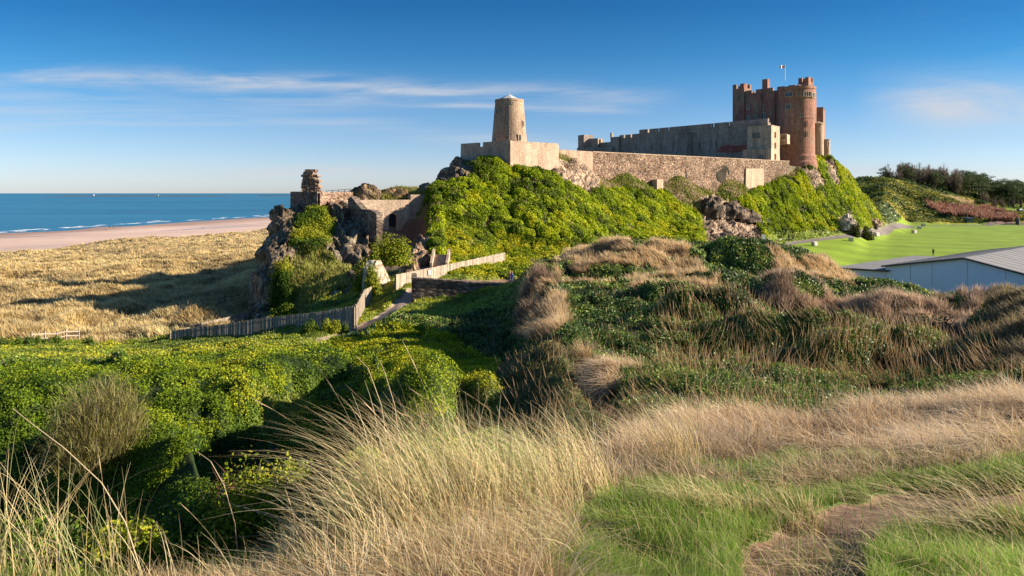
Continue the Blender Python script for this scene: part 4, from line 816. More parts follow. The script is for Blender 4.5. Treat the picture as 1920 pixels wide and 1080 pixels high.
# --- lower curtain wall of red rubble
p0 = XY(1046, 150.4); p1 = XY(1112, 156.3); p2 = XY(1480, 204.5)
cw = empty('curtain_wall', (p1[0], p1[1], 36), 'long lit outer curtain wall of rough reddish rubble running from bastion to round tower', 'wall')
mb = MB()
def wall(mb, a, b, z0, za, zb, th=1.2, rows_=1):
    u, n, Ln = frame_of(a, b); a2, b2 = off(a, n, -th), off(b, n, -th); mb.prism([a, b, b2, a2], z0, [za, zb, zb, za])
wall(mb, p0, p1, 29, 39.5, 39.35); mb.build('end_wall', M['buff_stone'], cw)
mb = MB(); wall(mb, p1, p2, 27, 39.2, 39.3); mb.build('wall', M['rubble'], cw)
mb = MB(); u, n, Ln = frame_of(p1, p2); a = off(p1, n, .08); b = off(p2, n, .08); mb.prism([a, b, off(b, n, -1.4), off(a, n, -1.4)], [39.22, 39.32, 39.32, 39.22], [39.42, 39.5, 39.5, 39.42], bot=True); mb.build('coping', M['buff_stone'], cw)
def on_cw(px, py): return onwall(p1, p2, px, py)
def wallbox(name, pxa, pxb, pya, pyb, dep, mt, parent):
    a = on_cw(pxa, pya); b = on_cw(pxb, pya); zb = on_cw(pxa, pyb).z; m_ = MB(); m_.prism([off(a, n, dep), off(b, n, dep), off(b, n, -.3), off(a, n, -.3)], zb, [a.z, b.z, b.z, a.z], batter=.05); return m_.build(name, M[mt], parent)
wallbox('patch', 1397, 1430, 316, 357, .35, 'pale_stone', cw)
# flat dark triangle painted as the deep shade beside a buttress, small projecting stub
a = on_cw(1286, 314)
mb = MB(); aa = (a.x, a.y); mb.face([(a.x + n.x * .03 - u.x * .2, a.y + n.y * .03 - u.y * .2, a.z), (a.x + n.x * .03 + u.x * 2.3, a.y + n.y * .03 + u.y * 2.3, a.z - 8), (a.x + n.x * .03 - u.x * .3, a.y + n.y * .03 - u.y * .3, a.z - 8.0)]); mb.build('buttress_shade', M['dark'], cw)
mb = MB(); b = off(aa, u, 1.2); mb.prism([aa, off(aa, n, 3.2), off(off(aa, n, 3.0), u, 1.0), off(aa, u, 1.1)], a.z - 8, [a.z, a.z - 6.4, a.z - 6.2, a.z - .3]); 
a = on_cw(1222, 338); mb2 = MB(); aa = (a.x, a.y); mb2.prism([aa, off(aa, n, 1.7), off(off(aa, n, 1.5), u, 2.4), off(aa, u, 2.6)], a.z - 4, a.z + .2, batter=.1); mb2.build('stub', M['buff_stone'], cw)
# rounded patch of darker rubble
c = on_cw(1355, 327); mb = MB(); ring = [(c.x + u.x * math.cos(t) * 2.9 * (1 + .12 * math.sin(3 * t)) + n.x * .03, c.y + u.y * math.cos(t) * 2.9 + n.y * .03, c.z + math.sin(t) * 2.4 * (1 + .1 * math.cos(5 * t))) for t in np.linspace(0, 2 * math.pi, 20)[:-1]]
mb.face(ring); M['dark_rubble'] = rubble('dark_rubble_patch', [(.03, .028, .02), (.09, .07, .055), (.05, .05, .03)], 3.0); mb.build('dark_patch', M['dark_rubble'], cw)
# --- upper curtain wall, in shade
def UW(px):
    k = (px - CX) / F; Y = 297.5 / (1 + 1.2025 * k); return (k * Y, Y)
uw = empty('inner_curtain_wall', (*UW(1250), 42), 'high grey battlemented inner curtain wall in shade below the keep', 'wall')
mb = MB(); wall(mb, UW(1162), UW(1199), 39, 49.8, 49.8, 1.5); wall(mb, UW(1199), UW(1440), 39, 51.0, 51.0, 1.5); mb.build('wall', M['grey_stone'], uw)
mb = MB()
def pix_spans(mb, spans, z0, z1, th=.6):
    for x0, x1 in spans:
        a, b = UW(x0), UW(x1); _, nn, _ = frame_of(a, b); mb.prism([off(a, nn, .12), off(b, nn, .12), off(b, nn, -th), off(a, nn, -th)], z0, z1, bot=True)
pix_spans(mb, [(1162, 1170), (1172.5, 1183), (1185.5, 1199)], 49.6, 50.9)
pix_spans(mb, [(1199, 1215), (1218, 1233), (1236, 1252), (1255, 1336), (1339.5, 1365), (1368, 1440)], 50.8, 52.2); mb.build('parapet', M['grey_stone'], uw)
# half round bastion on it
cA = UW(1283); mb = MB(); mb.lathe(cA, [(3.9, 39), (3.7, 43.5), (3.35, 43.6), (3.3, 49.3), (3.5, 49.4), (3.5, 50.0)], 28); mb.build('round_bastion', M['grey_stone'], uw)
for px, py in ((1193, 276), (1223, 275), (1311, 272), (1343, 270)):
    p = onwall(UW(1200), UW(1400), px, py); _, nn, _ = frame_of(UW(1200), UW(1400)); uu = frame_of(UW(1200), UW(1400))[0]; mb = MB(); P_ = p + Vector((nn.x, nn.y, 0)) * .03; U3 = Vector((uu.x, uu.y, 0))
    mb.face([P_ - U3 * .13 - Vector((0, 0, .9)), P_ + U3 * .13 - Vector((0, 0, .9)), P_ + U3 * .13 + Vector((0, 0, .9)), P_ - U3 * .13 + Vector((0, 0, .9))]); mb.build('arrow_slit', M['dark'], uw)
p = UW(1345); q_ = UW(1401); _, nn, _ = frame_of(p, q_); mb = MB()
pts = [onwall(p, q_, *t) for t in ((1343, 285), (1350, 276), (1362, 271), (1380, 273), (1400, 271), (1400, 284), (1372, 287))]; mb.face([v + Vector((nn.x, nn.y, 0)) * .03 for v in pts]); M['red_patch'] = masonry('dark_red_patch', (.40, .11, .085), (.30, .09, .07), (.24, .12, .09), .7, .35); mb.build('red_patch', M['red_patch'], uw)
# corner turret at left end
mb = MB(); a, b = UW(1147), UW(1163); uu, nn, _ = frame_of(a, b); mb.prism([off(a, nn, .7), off(b, nn, .7), off(b, nn, -3), off(a, nn, -3)], 39, 50.4); mb.prism([off(a, nn, .8), off(off(a, nn, .8), uu, .7), off(off(a, nn, 0), uu, .7), off(a, nn, 0)], 50.4, 52.0); mb.build('corner_turret', M['grey_stone'], uw)
# --- low range left of it
ga = empty('gatehouse_range', (*XY(1110, 262), 42), 'low battlemented stone range with a square end turret, left of the inner curtain wall', 'building')
a, b, c, d = XY(1083, 268), XY(1093, 265), XY(1120, 262), XY(1150, 256)
def strip(name, pa, pb, z1, mt, root, dep=5, z0=39, extra=0):
    mb = MB(); uu, nn, _ = frame_of(pa, pb); mb.prism([off(pa, nn, extra), off(pb, nn, extra), off(pb, nn, -dep), off(pa, nn, -dep)], z0, z1); return mb.build(name, M[mt], root)
strip('turret', XY(1085, 262), XY(1096, 259), ZP(253, 260), 'grey_stone', ga, 4, extra=.3); strip('range', XY(1094, 261), XY(1121, 258), ZP(260, 260), 'grey_stone', ga, 4); strip('low_range', XY(1120, 260), XY(1148, 255), ZP(267, 258), 'grey_stone', ga, 4); strip('base', XY(1082, 258), XY(1148, 251), ZP(277, 258), 'grey_stone', ga, 5, 38)
strip('chimney', XY(1122, 260), XY(1127, 259), ZP(261, 260), 'pale_stone', ga, 1.2, 44, .1)
uu, nn, _ = frame_of(XY(1094, 261), XY(1121, 258))
for px in (1101, 1104.5, 1108): window(ga, onwall(XY(1094, 261), XY(1121, 258), px, 275), uu, nn, .5, 1.5, 0)

# --- keep
ud = Vector((31.6, -38.0)).normalized(); bd_ = Vector((-ud.y, ud.x))     # along the shaded front, and backwards
if bd_.y < 0: bd_ = -bd_
kp = empty('keep', (*XY(1420, 226), 40), 'massive square red stone keep with battlements, turrets and chimney, highest building of the castle', 'castle keep')
FL = Vector(XY(1377, 236)); FRt = FL + ud * 22.6; zK = 63.2
mb = MB(); mb.prism([tuple(FL), tuple(FRt), tuple(FRt + bd_ * 12), tuple(FL + bd_ * 12)], 39, zK); mb.build('wall', M['red_stone'], kp)
nK = -bd_
mb = MB(); t0 = FL + nK * .6 - ud * .3; tw = 4.4
mb.prism([tuple(t0), tuple(t0 + ud * tw), tuple(t0 + ud * tw + bd_ * 4.4), tuple(t0 + bd_ * 4.4)], 39, 65.3)
mb.build('turret', M['red_stone'], kp)
def ringmer(root_, org, ua, la, ub, lb, z, h, wdt, gap, th=.55):
    for (o_, d_, ln, inn) in ((org, ua, la, ub), (org + ub * (lb - th), ua, la, ub), (org + ub * th, ub, lb - 2 * th, ua), (org + ub * th + ua * (la - th), ub, lb - 2 * th, ua)):
        s = 0
        while s < ln - .3:
            e = min(ln, s + wdt); p = o_ + d_ * s; q_ = o_ + d_ * e; mb = MB(); mb.prism([tuple(p), tuple(q_), tuple(q_ + inn * th), tuple(p + inn * th)], z - .01, z + h); mb.build('merlon', M['red_stone'], root_); s += wdt + gap
ringmer(kp, t0, ud, tw, bd_, 4.4, 65.3, 1.5, 1.45, 1.4)
ringmer(kp, FL + ud * 4.2, ud, 18.4, bd_, 12, zK, 1.1, 2.3, 1.5, .6)
t2 = FL + ud * 20.6 + bd_ * 4.0; ringmer(kp, t2, ud, 3.4, bd_, 3.2, 65.4, 1.5, 1.25, .9)
mb = MB(); mb.prism([tuple(t2), tuple(t2 + ud * 3.4), tuple(t2 + ud * 3.4 + bd_ * 3.2), tuple(t2 + bd_ * 3.2)], zK, 65.4); mb.build('stair_turret', M['red_stone'], kp)
mb = MB(); c_ = FL + ud * 10.2 + bd_ * .2; mb.prism([tuple(c_), tuple(c_ + ud * 1.9), tuple(c_ + ud * 1.9 + bd_ * 1.5), tuple(c_ + bd_ * 1.5)], zK - 1, 67.4); mb.build('chimney', M['red_stone'], kp)
# pilaster strips and string course on the front
mb = MB()
for s in (9.2, 14.0, 18.2):
    p = FL + ud * s + nK * .35; mb.prism([tuple(p), tuple(p + ud * 1.1), tuple(p + ud * 1.1 + bd_ * .5), tuple(p + bd_ * .5)], 39, zK - .6)
p = FL + ud * 4.2 + nK * .2; mb.prism([tuple(p), tuple(p + ud * 18.2), tuple(p + ud * 18.2 + bd_ * .4), tuple(p + bd_ * .4)], zK - .35, zK + .02, bot=True); mb.build('buttress', M['red_stone'], kp)
for px, py, w_, h_, mu in ((1403, 201, 1.0, 1.4, 1), (1417, 201, .6, 1.4, 0), (1429, 202, .9, 1.4, 1), (1403, 223, 1.3, 1.9, 1), (1417, 221, .9, 2.0, 0), (1432, 218, 1.4, 2.1, 1), (1447, 209, .5, 1.6, 0), (1384, 209, .35, 1.0, 0), (1452, 194, .5, 1.2, 0), (1386, 183, .3, .9, 0)):
    p = onwall(FL, FRt, px, py); ex = .66 if px < 1392 else .03
    window(kp, p + Vector((nK.x, nK.y, 0)) * ex, ud, nK, w_, h_, mu, 'red_stone' if py < 190 else 'pale_stone')
# --- great round tower
TC = Vector(XY(1494, 216)); Rt = 5.15
rt = empty('round_tower', (TC.x, TC.y, 39), 'great round red stone tower with flared base and windows under its rim', 'tower')
mb = MB(); z = lambda py: ZP(py, 211)
mb.lathe(TC, [(Rt + .9, z(316)), (Rt + .75, z(304)), (Rt + .45, z(300)), (Rt + .4, z(292)), (Rt + .1, z(288)), (Rt + .02, z(222)), (Rt + .12, z(221)), (Rt + .12, z(219)), (Rt, z(218)), (Rt, z(184)), (Rt + .22, z(181)), (Rt + .22, z(166)), (Rt + .42, z(165)), (Rt + .42, z(160.5)), (Rt - .1, z(160.3))], 48)
mb.build('wall', M['red_tower'], rt)
for px, py, w_, h_, mu in ((1481, 177, 2.2, 1.2, 2), (1510, 176, 2.2, 1.3, 2), (1480, 200, 1.4, 1.4, 1), (1501, 216, .9, .8, 1), (1523, 178, 1.2, 1.4, 1), (1486, 271, .4, 1.6, 0), (1510, 232, .25, 1.4, 0), (1510, 251, .25, 1.2, 0)):
    s = max(-.97, min(.97, (XL(px, TC.y - 4) - TC.x) / Rt)); ang = -math.pi / 2 + math.asin(s) + math.atan2(0, 1) - 0.0; uu = Vector((-math.sin(ang), math.cos(ang))); nn = Vector((math.cos(ang), math.sin(ang)))
    rr = Rt + (.26 if py < 182 else .05); window(rt, Vector((TC.x + nn.x * rr, TC.y + nn.y * rr, ZP(py, TC.y + nn.y * rr))), uu, nn, w_, h_, mu, 'pale_stone' if mu else 'red_stone')
# joining mass between keep and tower, and the square block to the right behind
mb = MB(); J = Vector(XY(1461, 213)); mb.prism([XY(1462, 215.5), XY(1474, 213.5), XY(1500, 222), XY(1475, 232)], 38, z(262)); mb.prism([XY(1463, 218), XY(1474, 216), XY(1500, 224), XY(1478, 232)], z(262) + .001, z(172)); mb.build('shoulder', M['red_stone'], rt)
sb = empty('square_tower', (*XY(1535, 236), 40), 'plain square brown stone tower behind and right of the great round tower', 'tower')
mb = MB(); Q = Vector(XY(1515, 232)); mb.prism([tuple(Q), XY(1543.5, 231), XY(1547, 240), XY(1530, 245)], 36, ZP(203, 232)); mb.prism([tuple(Q - Vector((.1, .15))), XY(1544.2, 230.8), XY(1547.8, 240), XY(1530, 245.3)], ZP(203, 232) + .01, ZP(201.6, 232), bot=True); mb.build('wall', M['red_stone'], sb)
st_ = empty('stair_turret', (*XY(1534, 226), 40), 'tall slim lit round turret against the square tower', 'turret')
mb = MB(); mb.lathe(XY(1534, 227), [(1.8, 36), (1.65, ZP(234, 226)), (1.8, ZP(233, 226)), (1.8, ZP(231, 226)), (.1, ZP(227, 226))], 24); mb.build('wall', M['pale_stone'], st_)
px, py = 1537, 243; uu = Vector((1, .3)).normalized(); window(st_, Vector((XL(1538.5, 225.6), 225.5, ZP(243, 225.5))), uu, Vector((uu.y, -uu.x)), .6, 1.2, 1)
st2 = empty('small_turret', (*XY(1550, 232), 38), 'short lit round turret at the right end of the castle', 'turret')
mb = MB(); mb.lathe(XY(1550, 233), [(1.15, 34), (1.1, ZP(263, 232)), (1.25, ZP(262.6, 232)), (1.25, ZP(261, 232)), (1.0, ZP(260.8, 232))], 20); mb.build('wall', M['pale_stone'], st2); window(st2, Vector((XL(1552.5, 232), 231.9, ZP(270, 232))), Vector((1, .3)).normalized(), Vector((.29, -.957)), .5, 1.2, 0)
# --- annex in front of keep
an = empty('annex', (*XY(1430, 211), 40), 'square battlemented stone annex with large lit side face, in front of the keep', 'building')
z = lambda py: ZP(py, 204)
a, b = XY(1401, 206.8), XY(1446.5, 201.3); cc = XY(1462, 206.5); dd = XY(1430, 214)
mb = MB(); mb.prism([a, b, cc, dd], 38.5, z(237.5)); mb.build('wall', M['buff_stone'], an)
mb = MB(); mb.prism([off(a, (-.1, -.1), 1), off(b, (0, -.12), 1), off(cc, (.1, 0), 1), dd], z(237.5) + .005, z(236), bot=True); mb.build('cornice', M['buff_stone'], an)
a2, b2 = XY(1392, 203.5), XY(1438, 200.4); mb = MB(); mb.prism([a2, b2, XY(1440, 205), XY(1402, 208)], 38.5, z(281)); mb.build('porch', M['buff_stone'], an)
mb = MB(); mb.prism([XY(1436, 200.2), XY(1446, 199.8), XY(1450, 203), XY(1440, 205)], 38.5, z(279)); mb.build('pier', M['pale_stone'], an)
uu, nn, _ = frame_of(a, b)
for px in (1414, 1422): window(an, onwall(a, b, px, 254), uu, nn, 1.1, 1.7, 1)
uu2 = (Vector(cc) - Vector(b)).normalized(); nn2 = Vector((uu2.y, -uu2.x))
for py in (253, 273, 294): window(an, onwall(b, cc, 1453.5, py), uu2, nn2, 1.0, 1.5, 1, 'red_stone')
uu3, nn3, _ = frame_of(a2, b2); window(an, onwall(a2, b2, 1428, 295), uu3, nn3, 1.0, 1.5, 1)
oz = empty('oriel_bay', (*XY(1470, 209), z(262)), 'small square projecting bay with a lattice window between annex and round tower', 'bay')
mb = MB(); o1, o2 = XY(1461, 209), XY(1476, 206.5); mb.prism([o1, o2, XY(1481, 210), XY(1466, 214)], z(268), z(250), bot=True); mb.build('wall', M['buff_stone'], oz); uu, nn, _ = frame_of(o1, o2); window(oz, onwall(o1, o2, 1469, 256), uu, nn, 1.5, 1.3, 2)
# flag
fp = Vector((t2.x + ud.x * .6 + bd_.x * 3, t2.y + ud.y * .6 + bd_.y * 3, 66.4)); fY = fp.y
fr = empty('flagpole', (XL(1472, fY), fY, 66.4), 'white flagpole flying a small red and white flag above the keep', 'flagpole')
fr.location = (XL(1472, fY), fY, 66.4); ztop = ZP(122, fY); mb = MB(); mb.lathe((fr.location.x, fY), [(.10, 66.4), (.06, ztop), (.1, ztop + .1), (.02, ztop + .2)], 8); mb.build('pole', M['white'], fr)
M['flag_red'] = plain('flag_red', (.6, .04, .04), .7, .1); mb = MB(); n_ = 8; fw = 1.7; fh = 1.0; M['flag_white'] = M['white']
for i in range(n_):
    for j in range(5):
        def fpnt(i_, j_): s = i_ / n_; return (fr.location.x - .06 - s * fw, fY + .18 * math.sin(s * 6), ztop - .05 - j_ / 5 * fh - .12 * s * s)
        mb.face([fpnt(i, j), fpnt(i + 1, j), fpnt(i + 1, j + 1), fpnt(i, j + 1)], None, 1 if (j == 2 or i == 3 or (j in (0, 4) and False)) else 0)
mb.build('flag', [M['flag_white'], M['flag_red']], fr)
vn = empty('weather_station', (XL(1511, 215), 215, z(161)), 'thin mast with small weather instruments on top of the round tower', 'weather mast')
x_, y_, zz = vn.location; mb = MB(); mb.lathe((x_, y_), [(.05, zz - 1), (.05, zz + 1.9), (.01, zz + 2.0)], 6); mb.build('mast', M['white'], vn)
mb = MB(); mb.bar((x_ - .5, y_, zz + 1.4), (x_ + .5, y_, zz + 1.4), .06, .06); mb.bar((x_ - .5, y_, zz + 1.3), (x_ - .5, y_, zz + 1.75), .12, .12); mb.bar((x_ + .5, y_, zz + 1.3), (x_ + .5, y_, zz + 1.75), .12, .12); mb.bar((x_, y_, zz + 1.8), (x_ + .45, y_, zz + 2.1), .06, .2); mb.build('vane', M['wood_dark'], vn)

# ------------------------------------------------------------------ ruin on the left outcrop
def stone(mb, c, sx, sy, sz, rz):
    pts = [(c[0] + dx * math.cos(rz) - dy * math.sin(rz), c[1] + dx * math.sin(rz) + dy * math.cos(rz)) for dx, dy in ((-sx + random.uniform(-.05, .05), -sy), (sx, -sy + random.uniform(-.05, .05)), (sx * random.uniform(.8, 1), sy), (-sx, sy * random.uniform(.8, 1)))]
    mb.prism(pts, c[2] - sz, c[2] + sz, bot=True)
pr = empty('ruined_pillar', (*XY(581, 113.5), 29.5), 'ragged leaning pillar of reddish rubble standing on the ruined wall above the cliff', 'ruin')
mb = MB(); sil = [(362, 568, 597), (350, 568.5, 596), (342, 569, 596), (336, 571, 594), (333, 567, 593), (330, 570, 592), (326, 572, 590), (321, 575, 586)]
zs = [ZP(s_[0], 113.5) for s_ in sil]; zc_ = 29.0
while zc_ < zs[-1]:
    hh = random.uniform(.10, .2); py = HY - (zc_ - EYE) / 113.5 * F; x0 = np.interp(-py, [-s_[0] for s_ in sil], [s_[1] for s_ in sil]); x1 = np.interp(-py, [-s_[0] for s_ in sil], [s_[2] for s_ in sil])
    X0, X1 = XL(x0, 113.5), XL(x1, 113.5); x = X0 + random.uniform(-.1, .08)
    while x < X1 - .05:
        wd = random.uniform(.18, .42)
        for yy in (-.75, -.25, .25, .75): stone(mb, (x + wd, 113.5 + yy + random.uniform(-.09, .09), zc_ + hh), wd * .98, .30, hh * .97, random.uniform(-.14, .14))
        x += wd * 2
    zc_ += hh * 2
mb.build('stonework', M['ruin'], pr)
rw = empty('ruined_wall', (*XY(595, 111), 27), 'square corner of ruined masonry wall on the cliff top under the pillar', 'ruin')
a, b, c = XY(544.5, 114.5), XY(595, 110.3), XY(662, 117)
mb = MB(); mb.prism([a, b, XY(606, 117), XY(560, 119)], 25, 30.25, batter=.02); mb.build('wall', M['wall_stone'], rw)
mb = MB(); q0 = (b[0] + .35, b[1] + .3); mb.prism([q0, c, off(c, (-.4, 1), 1.2), XY(607, 116.8)], 25.5, [30.1, 30.2, 30.2, 30.1]); mb.build('side_wall', M['ruin'], rw)
# shaded gable of broken masonry and small doorway
gb = empty('ruined_gable', (*XY(690, 104), 24), 'broken sloping masonry wall with a small lit doorway, in shade below the arched wall', 'ruin')
g0, g1 = XY(652, 111), XY(706, 103); mb = MB(); uu, nn, Ln = frame_of(g0, g1)
tops = [(0, 373), (.12, 368), (.3, 380), (.5, 392), (.8, 394), (1.0, 400)]
for (s0, y0), (s1, y1) in zip(tops, tops[1:]):
    A1, B1 = off(g0, uu, Ln * s0), off(g0, uu, Ln * s1); za, zb = ZP(y0, A1[1]), ZP(y1, B1[1])
    if s0 >= .5 and s1 <= .81: mb.prism([A1, B1, off(B1, nn, -1.0), off(A1, nn, -1.0)], ZP(440, 105), [za, zb, zb, za], bot=True); mb.prism([A1, off(A1, uu, Ln * .10), off(off(A1, uu, Ln * .10), nn, -1), off(A1, nn, -1)], 19, ZP(440, 105)); mb.prism([off(A1, uu, Ln * .24), B1, off(B1, nn, -1), off(off(A1, uu, Ln * .24), nn, -1)], 19, ZP(440, 105))
    else: mb.prism([A1, B1, off(B1, nn, -1.0), off(A1, nn, -1.0)], 19, [za, zb, zb, za])
mb.build('wall', M['wall_stone'], gb)
# arched curtain wall
aw = empty('arched_wall', (*XY(735, 114), 24), 'lit sandstone curtain wall with a tall dark arched doorway, below the grassy mound', 'ruined wall')
h0, h1 = XY(668, 114.2), XY(800, 120.5); uu, nn, Ln = frame_of(h0, h1); nn = Vector((uu.y, -uu.x))
def S(px): p = onwall(h0, h1, px, 400); return (Vector((p.x, p.y)) - Vector(h0)).length / Ln
mb = MB(); za = ZP(375, 115)
def seg(mb, s0, s1, z0, z1, th=1.3, b0=0):
    A1, B1 = off(h0, uu, Ln * s0), off(h0, uu, Ln * s1); mb.prism([off(A1, nn, b0), off(B1, nn, b0), off(B1, nn, -th), off(A1, nn, -th)], z0, z1, bot=True)
sL, sR = S(729), S(744); zs_ = ZP(410, 114)
seg(mb, -.02, sL, 19, za); seg(mb, sR, S(770), 19, za); seg(mb, S(770), 1.0, 19, ZP(365, 114))
cs = (sL + sR) / 2; rw_ = (sR - sL) / 2; rad = rw_ * Ln; k = 10
seg(mb, sL, sR, zs_ + rad + .0, za)
for i in range(k):      # arch haunches
    t0_, t1_ = math.pi * i / k, math.pi * (i + 1) / k; x0_, x1_ = cs - rw_ * math.cos(t0_), cs - rw_ * math.cos(t1_)
    A1, B1 = off(h0, uu, Ln * x0_), off(h0, uu, Ln * x1_); mb.prism([A1, B1, off(B1, nn, -1.3), off(A1, nn, -1.3)], [zs_ + rad * math.sin(t0_), zs_ + rad * math.sin(t1_), zs_ + rad * math.sin(t1_), zs_ + rad * math.sin(t0_)], zs_ + rad, bot=True, top=False)
mb.build('wall', M['buff_stone'], aw)
mb = MB(); seg(mb, sL - .01, sR + .01, 19, za - .3, .9, -.45); mb.build('doorway', M['dark'], aw)  # dark box fills the arch, its colour stands in for shade inside
mb = MB()
for i in range(7): seg(mb, S(729), S(748), 19, ZP(440, 112) - i * .22 , 0, .25 + i * .3)
mb.build('steps', M['pale_stone'], aw)
# mound of collapsed masonry on top
md = empty('rubble_mound', (*XY(705, 120), 29.5), 'brown grassy mound of collapsed masonry on top of the arched wall', 'ruin')
def lumpmesh(name, cx, cy, z0, rx, ry, rz, mt, root, cols, seed, n=60, rough=.35, label=None):
    th = np.linspace(0, 2 * math.pi, n, endpoint=False); ph = np.linspace(0, math.pi / 2, n // 3); T, Pp = np.meshgrid(th, ph, indexing='ij')
    x = np.cos(T) * np.cos(Pp); y = np.sin(T) * np.cos(Pp); zz = np.sin(Pp); r = 1 + rough * (fbm(x * 2.2 + 9 * seed, y * 2.2 + zz * 2, 500 + seed, 5, .6) - .5) * 2
    v = np.stack([cx + x * rx * r, cy + y * ry * r, z0 + zz * rz * r - .15], -1).reshape(-1, 3); a, b = T.shape; ii = np.arange(a * b).reshape(a, b); f = np.stack([ii, np.roll(ii, -1, 0), np.roll(np.roll(ii, -1, 0), -1, 1), np.roll(ii, -1, 1)], -1)[:, :-1].reshape(-1, 4)
    cc = pal(cols, 1, 0)[0]; k = fbm(v[:, 0] * 1.3, v[:, 2] * 1.3 + v[:, 1], 520 + seed, 4); cs_ = np.array(cols)[np.clip(((k - .3) / .4 * len(cols)).astype(int), 0, len(cols) - 1)]
    return np_mesh(name, v, f, M[mt], cs_, root, False, loc=tuple(root.location) if root is not None else None)
RC = [(.09, .07, .045), (.15, .11, .07), (.22, .15, .10), (.17, .14, .05)]
lumpmesh('stones', XL(684, 120), 120, 28.9, 2.9, 1.6, 2.7, 'rock', md, RC, 1); lumpmesh('turf', XL(738, 122.5), 122.5, 28.9, 3.3, 1.6, 2.1, 'rock', md, [(.09, .07, .04), (.16, .11, .06), (.25, .16, .08)], 2)
# rail on the ruin
rl = empty('handrail', (*XY(635, 118), 29.8), 'low timber handrail on the ruined wall between pillar and mound', 'railing')
mb = MB(); a = W(612, 358, 117.5); b = W(657, 354.5, 118.5); mb.bar(a, b, .08, .1); mb.bar(a - Vector((0, 0, .32)), b - Vector((0, 0, .32)), .06, .08); mb.build('rail', M['wood_dark'], rl)
for k in range(5):
    p = a.lerp(b, k / 4); mb = MB(); mb.bar(p - Vector((0, 0, .9)), p + Vector((0, 0, .05)), .1, .1); mb.build('post', M['wood_dark'], rl)
# --- lit retaining wall with bush above, rocks, steps
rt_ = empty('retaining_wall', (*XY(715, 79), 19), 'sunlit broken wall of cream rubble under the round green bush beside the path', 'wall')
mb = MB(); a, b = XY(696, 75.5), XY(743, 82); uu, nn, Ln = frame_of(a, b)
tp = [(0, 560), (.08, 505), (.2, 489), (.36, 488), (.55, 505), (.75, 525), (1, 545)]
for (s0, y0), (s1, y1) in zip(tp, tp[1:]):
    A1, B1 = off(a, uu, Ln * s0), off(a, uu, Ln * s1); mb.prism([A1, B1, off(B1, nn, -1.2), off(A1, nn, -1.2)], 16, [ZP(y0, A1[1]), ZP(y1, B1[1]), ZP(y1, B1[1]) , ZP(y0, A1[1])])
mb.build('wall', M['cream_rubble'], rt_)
def boulder(px, py, Y, rx, ry, rz, label, seed, cols=None, name='boulder', cat='rock'):
    x, y = XY(px, Y); z0 = zat(x, y); root = empty(name, (x, y, z0), label, cat); root.name = name
    o = lumpmesh(name, x, y, z0 - .4, rx, ry, rz + .4, 'rock', None, cols or [(.22, .15, .10), (.36, .25, .17), (.45, .33, .23)], seed, 50, .5); bpy.data.objects.remove(root); return tag(o, label, cat)
boulder(783, 480, 93, 2.0, 2.0, 2.4, 'lit pinkish crag left of the stone steps', 11); boulder(797, 470, 101, 1.9, 2.5, 2.3, 'rough brown crag rising behind the stone steps', 12); boulder(768, 510, 86, 1.3, 1.4, 2.2, 'low pale rock right of the round green bush', 13)
boulder(1588, 430, 200, 2.6, 2, 3.6, 'pale bare rock at the foot of the castle hill beside the lawn', 14, [(.3, .24, .2), (.5, .42, .36), (.62, .54, .48)]); boulder(1638, 410, 226, 2.9, 2, 2.0, 'pinkish rock beside the lawn, furthest right', 15)
boulder(1603, 425, 203, 1.3, 1.5, 3.0, 'small bare rock between two dark bushes at the hill foot', 16, [(.3, .24, .2), (.5, .42, .36)])
for k_, (px, Y, rx, rz) in enumerate(((1335, 172, 3.6, 4.2), (1368, 176, 4.2, 3.6), (1398, 180, 4, 3.0))):
    boulder(px, 0, Y, rx, 2.5, rz, ['dark crag at the foot of the curtain wall, left of the pink slope', 'stony brown crag in the gap between the two green slopes', 'low pinkish crag just left of the right green slope'][k_], 20 + k_, [(.06, .05, .04), (.12, .09, .07), (.22, .16, .12)])
sp_ = empty('stone_steps', (*XY(815, 90), 20), 'short flight of stone steps with side walls behind the pale fence', 'steps')
mb = MB(); x0, y0 = XY(808, 89); 
for i in range(9): mb.box((x0 + .9, y0 + i * .32, 20.4 + i * .17), (1.8, .36, .2))
mb.build('tread', M['pale_stone'], sp_)
for dx in (-.1, 1.9):
    mb = MB(); mb.prism([(x0 + dx, y0 - .4), (x0 + dx + .3, y0 - .4), (x0 + dx + .3, y0 + 3), (x0 + dx, y0 + 3)], 19.5, [21.1, 21.1, 22.6, 22.6]); mb.build('side_wall', M['pale_stone'], sp_)
mb = MB(); mb.prism([XY(1318, 158), XY(1420, 160), XY(1421, 161), XY(1318, 159)], 17, [20.6, 18.9, 18.9, 20.6]); tag(mb.build('rubble_wall', M['ruin'], loc=(*XY(1370, 159), 18)), 'low ruined rubble wall along the foot of the slope left of the white board', 'wall')
pl = MB(); x0, y0 = XY(1367, 157); pl.prism([(x0 - .8, y0 - .5), (x0 + .9, y0 - .5), (x0 + .8, y0 + .6), (x0 - .7, y0 + .6)], 17, 20.9, batter=.15); tag(pl.build('stone_pier', M['ruin'], loc=(x0, y0, 18)), 'squat stone pier on the low rubble wall', 'pier')

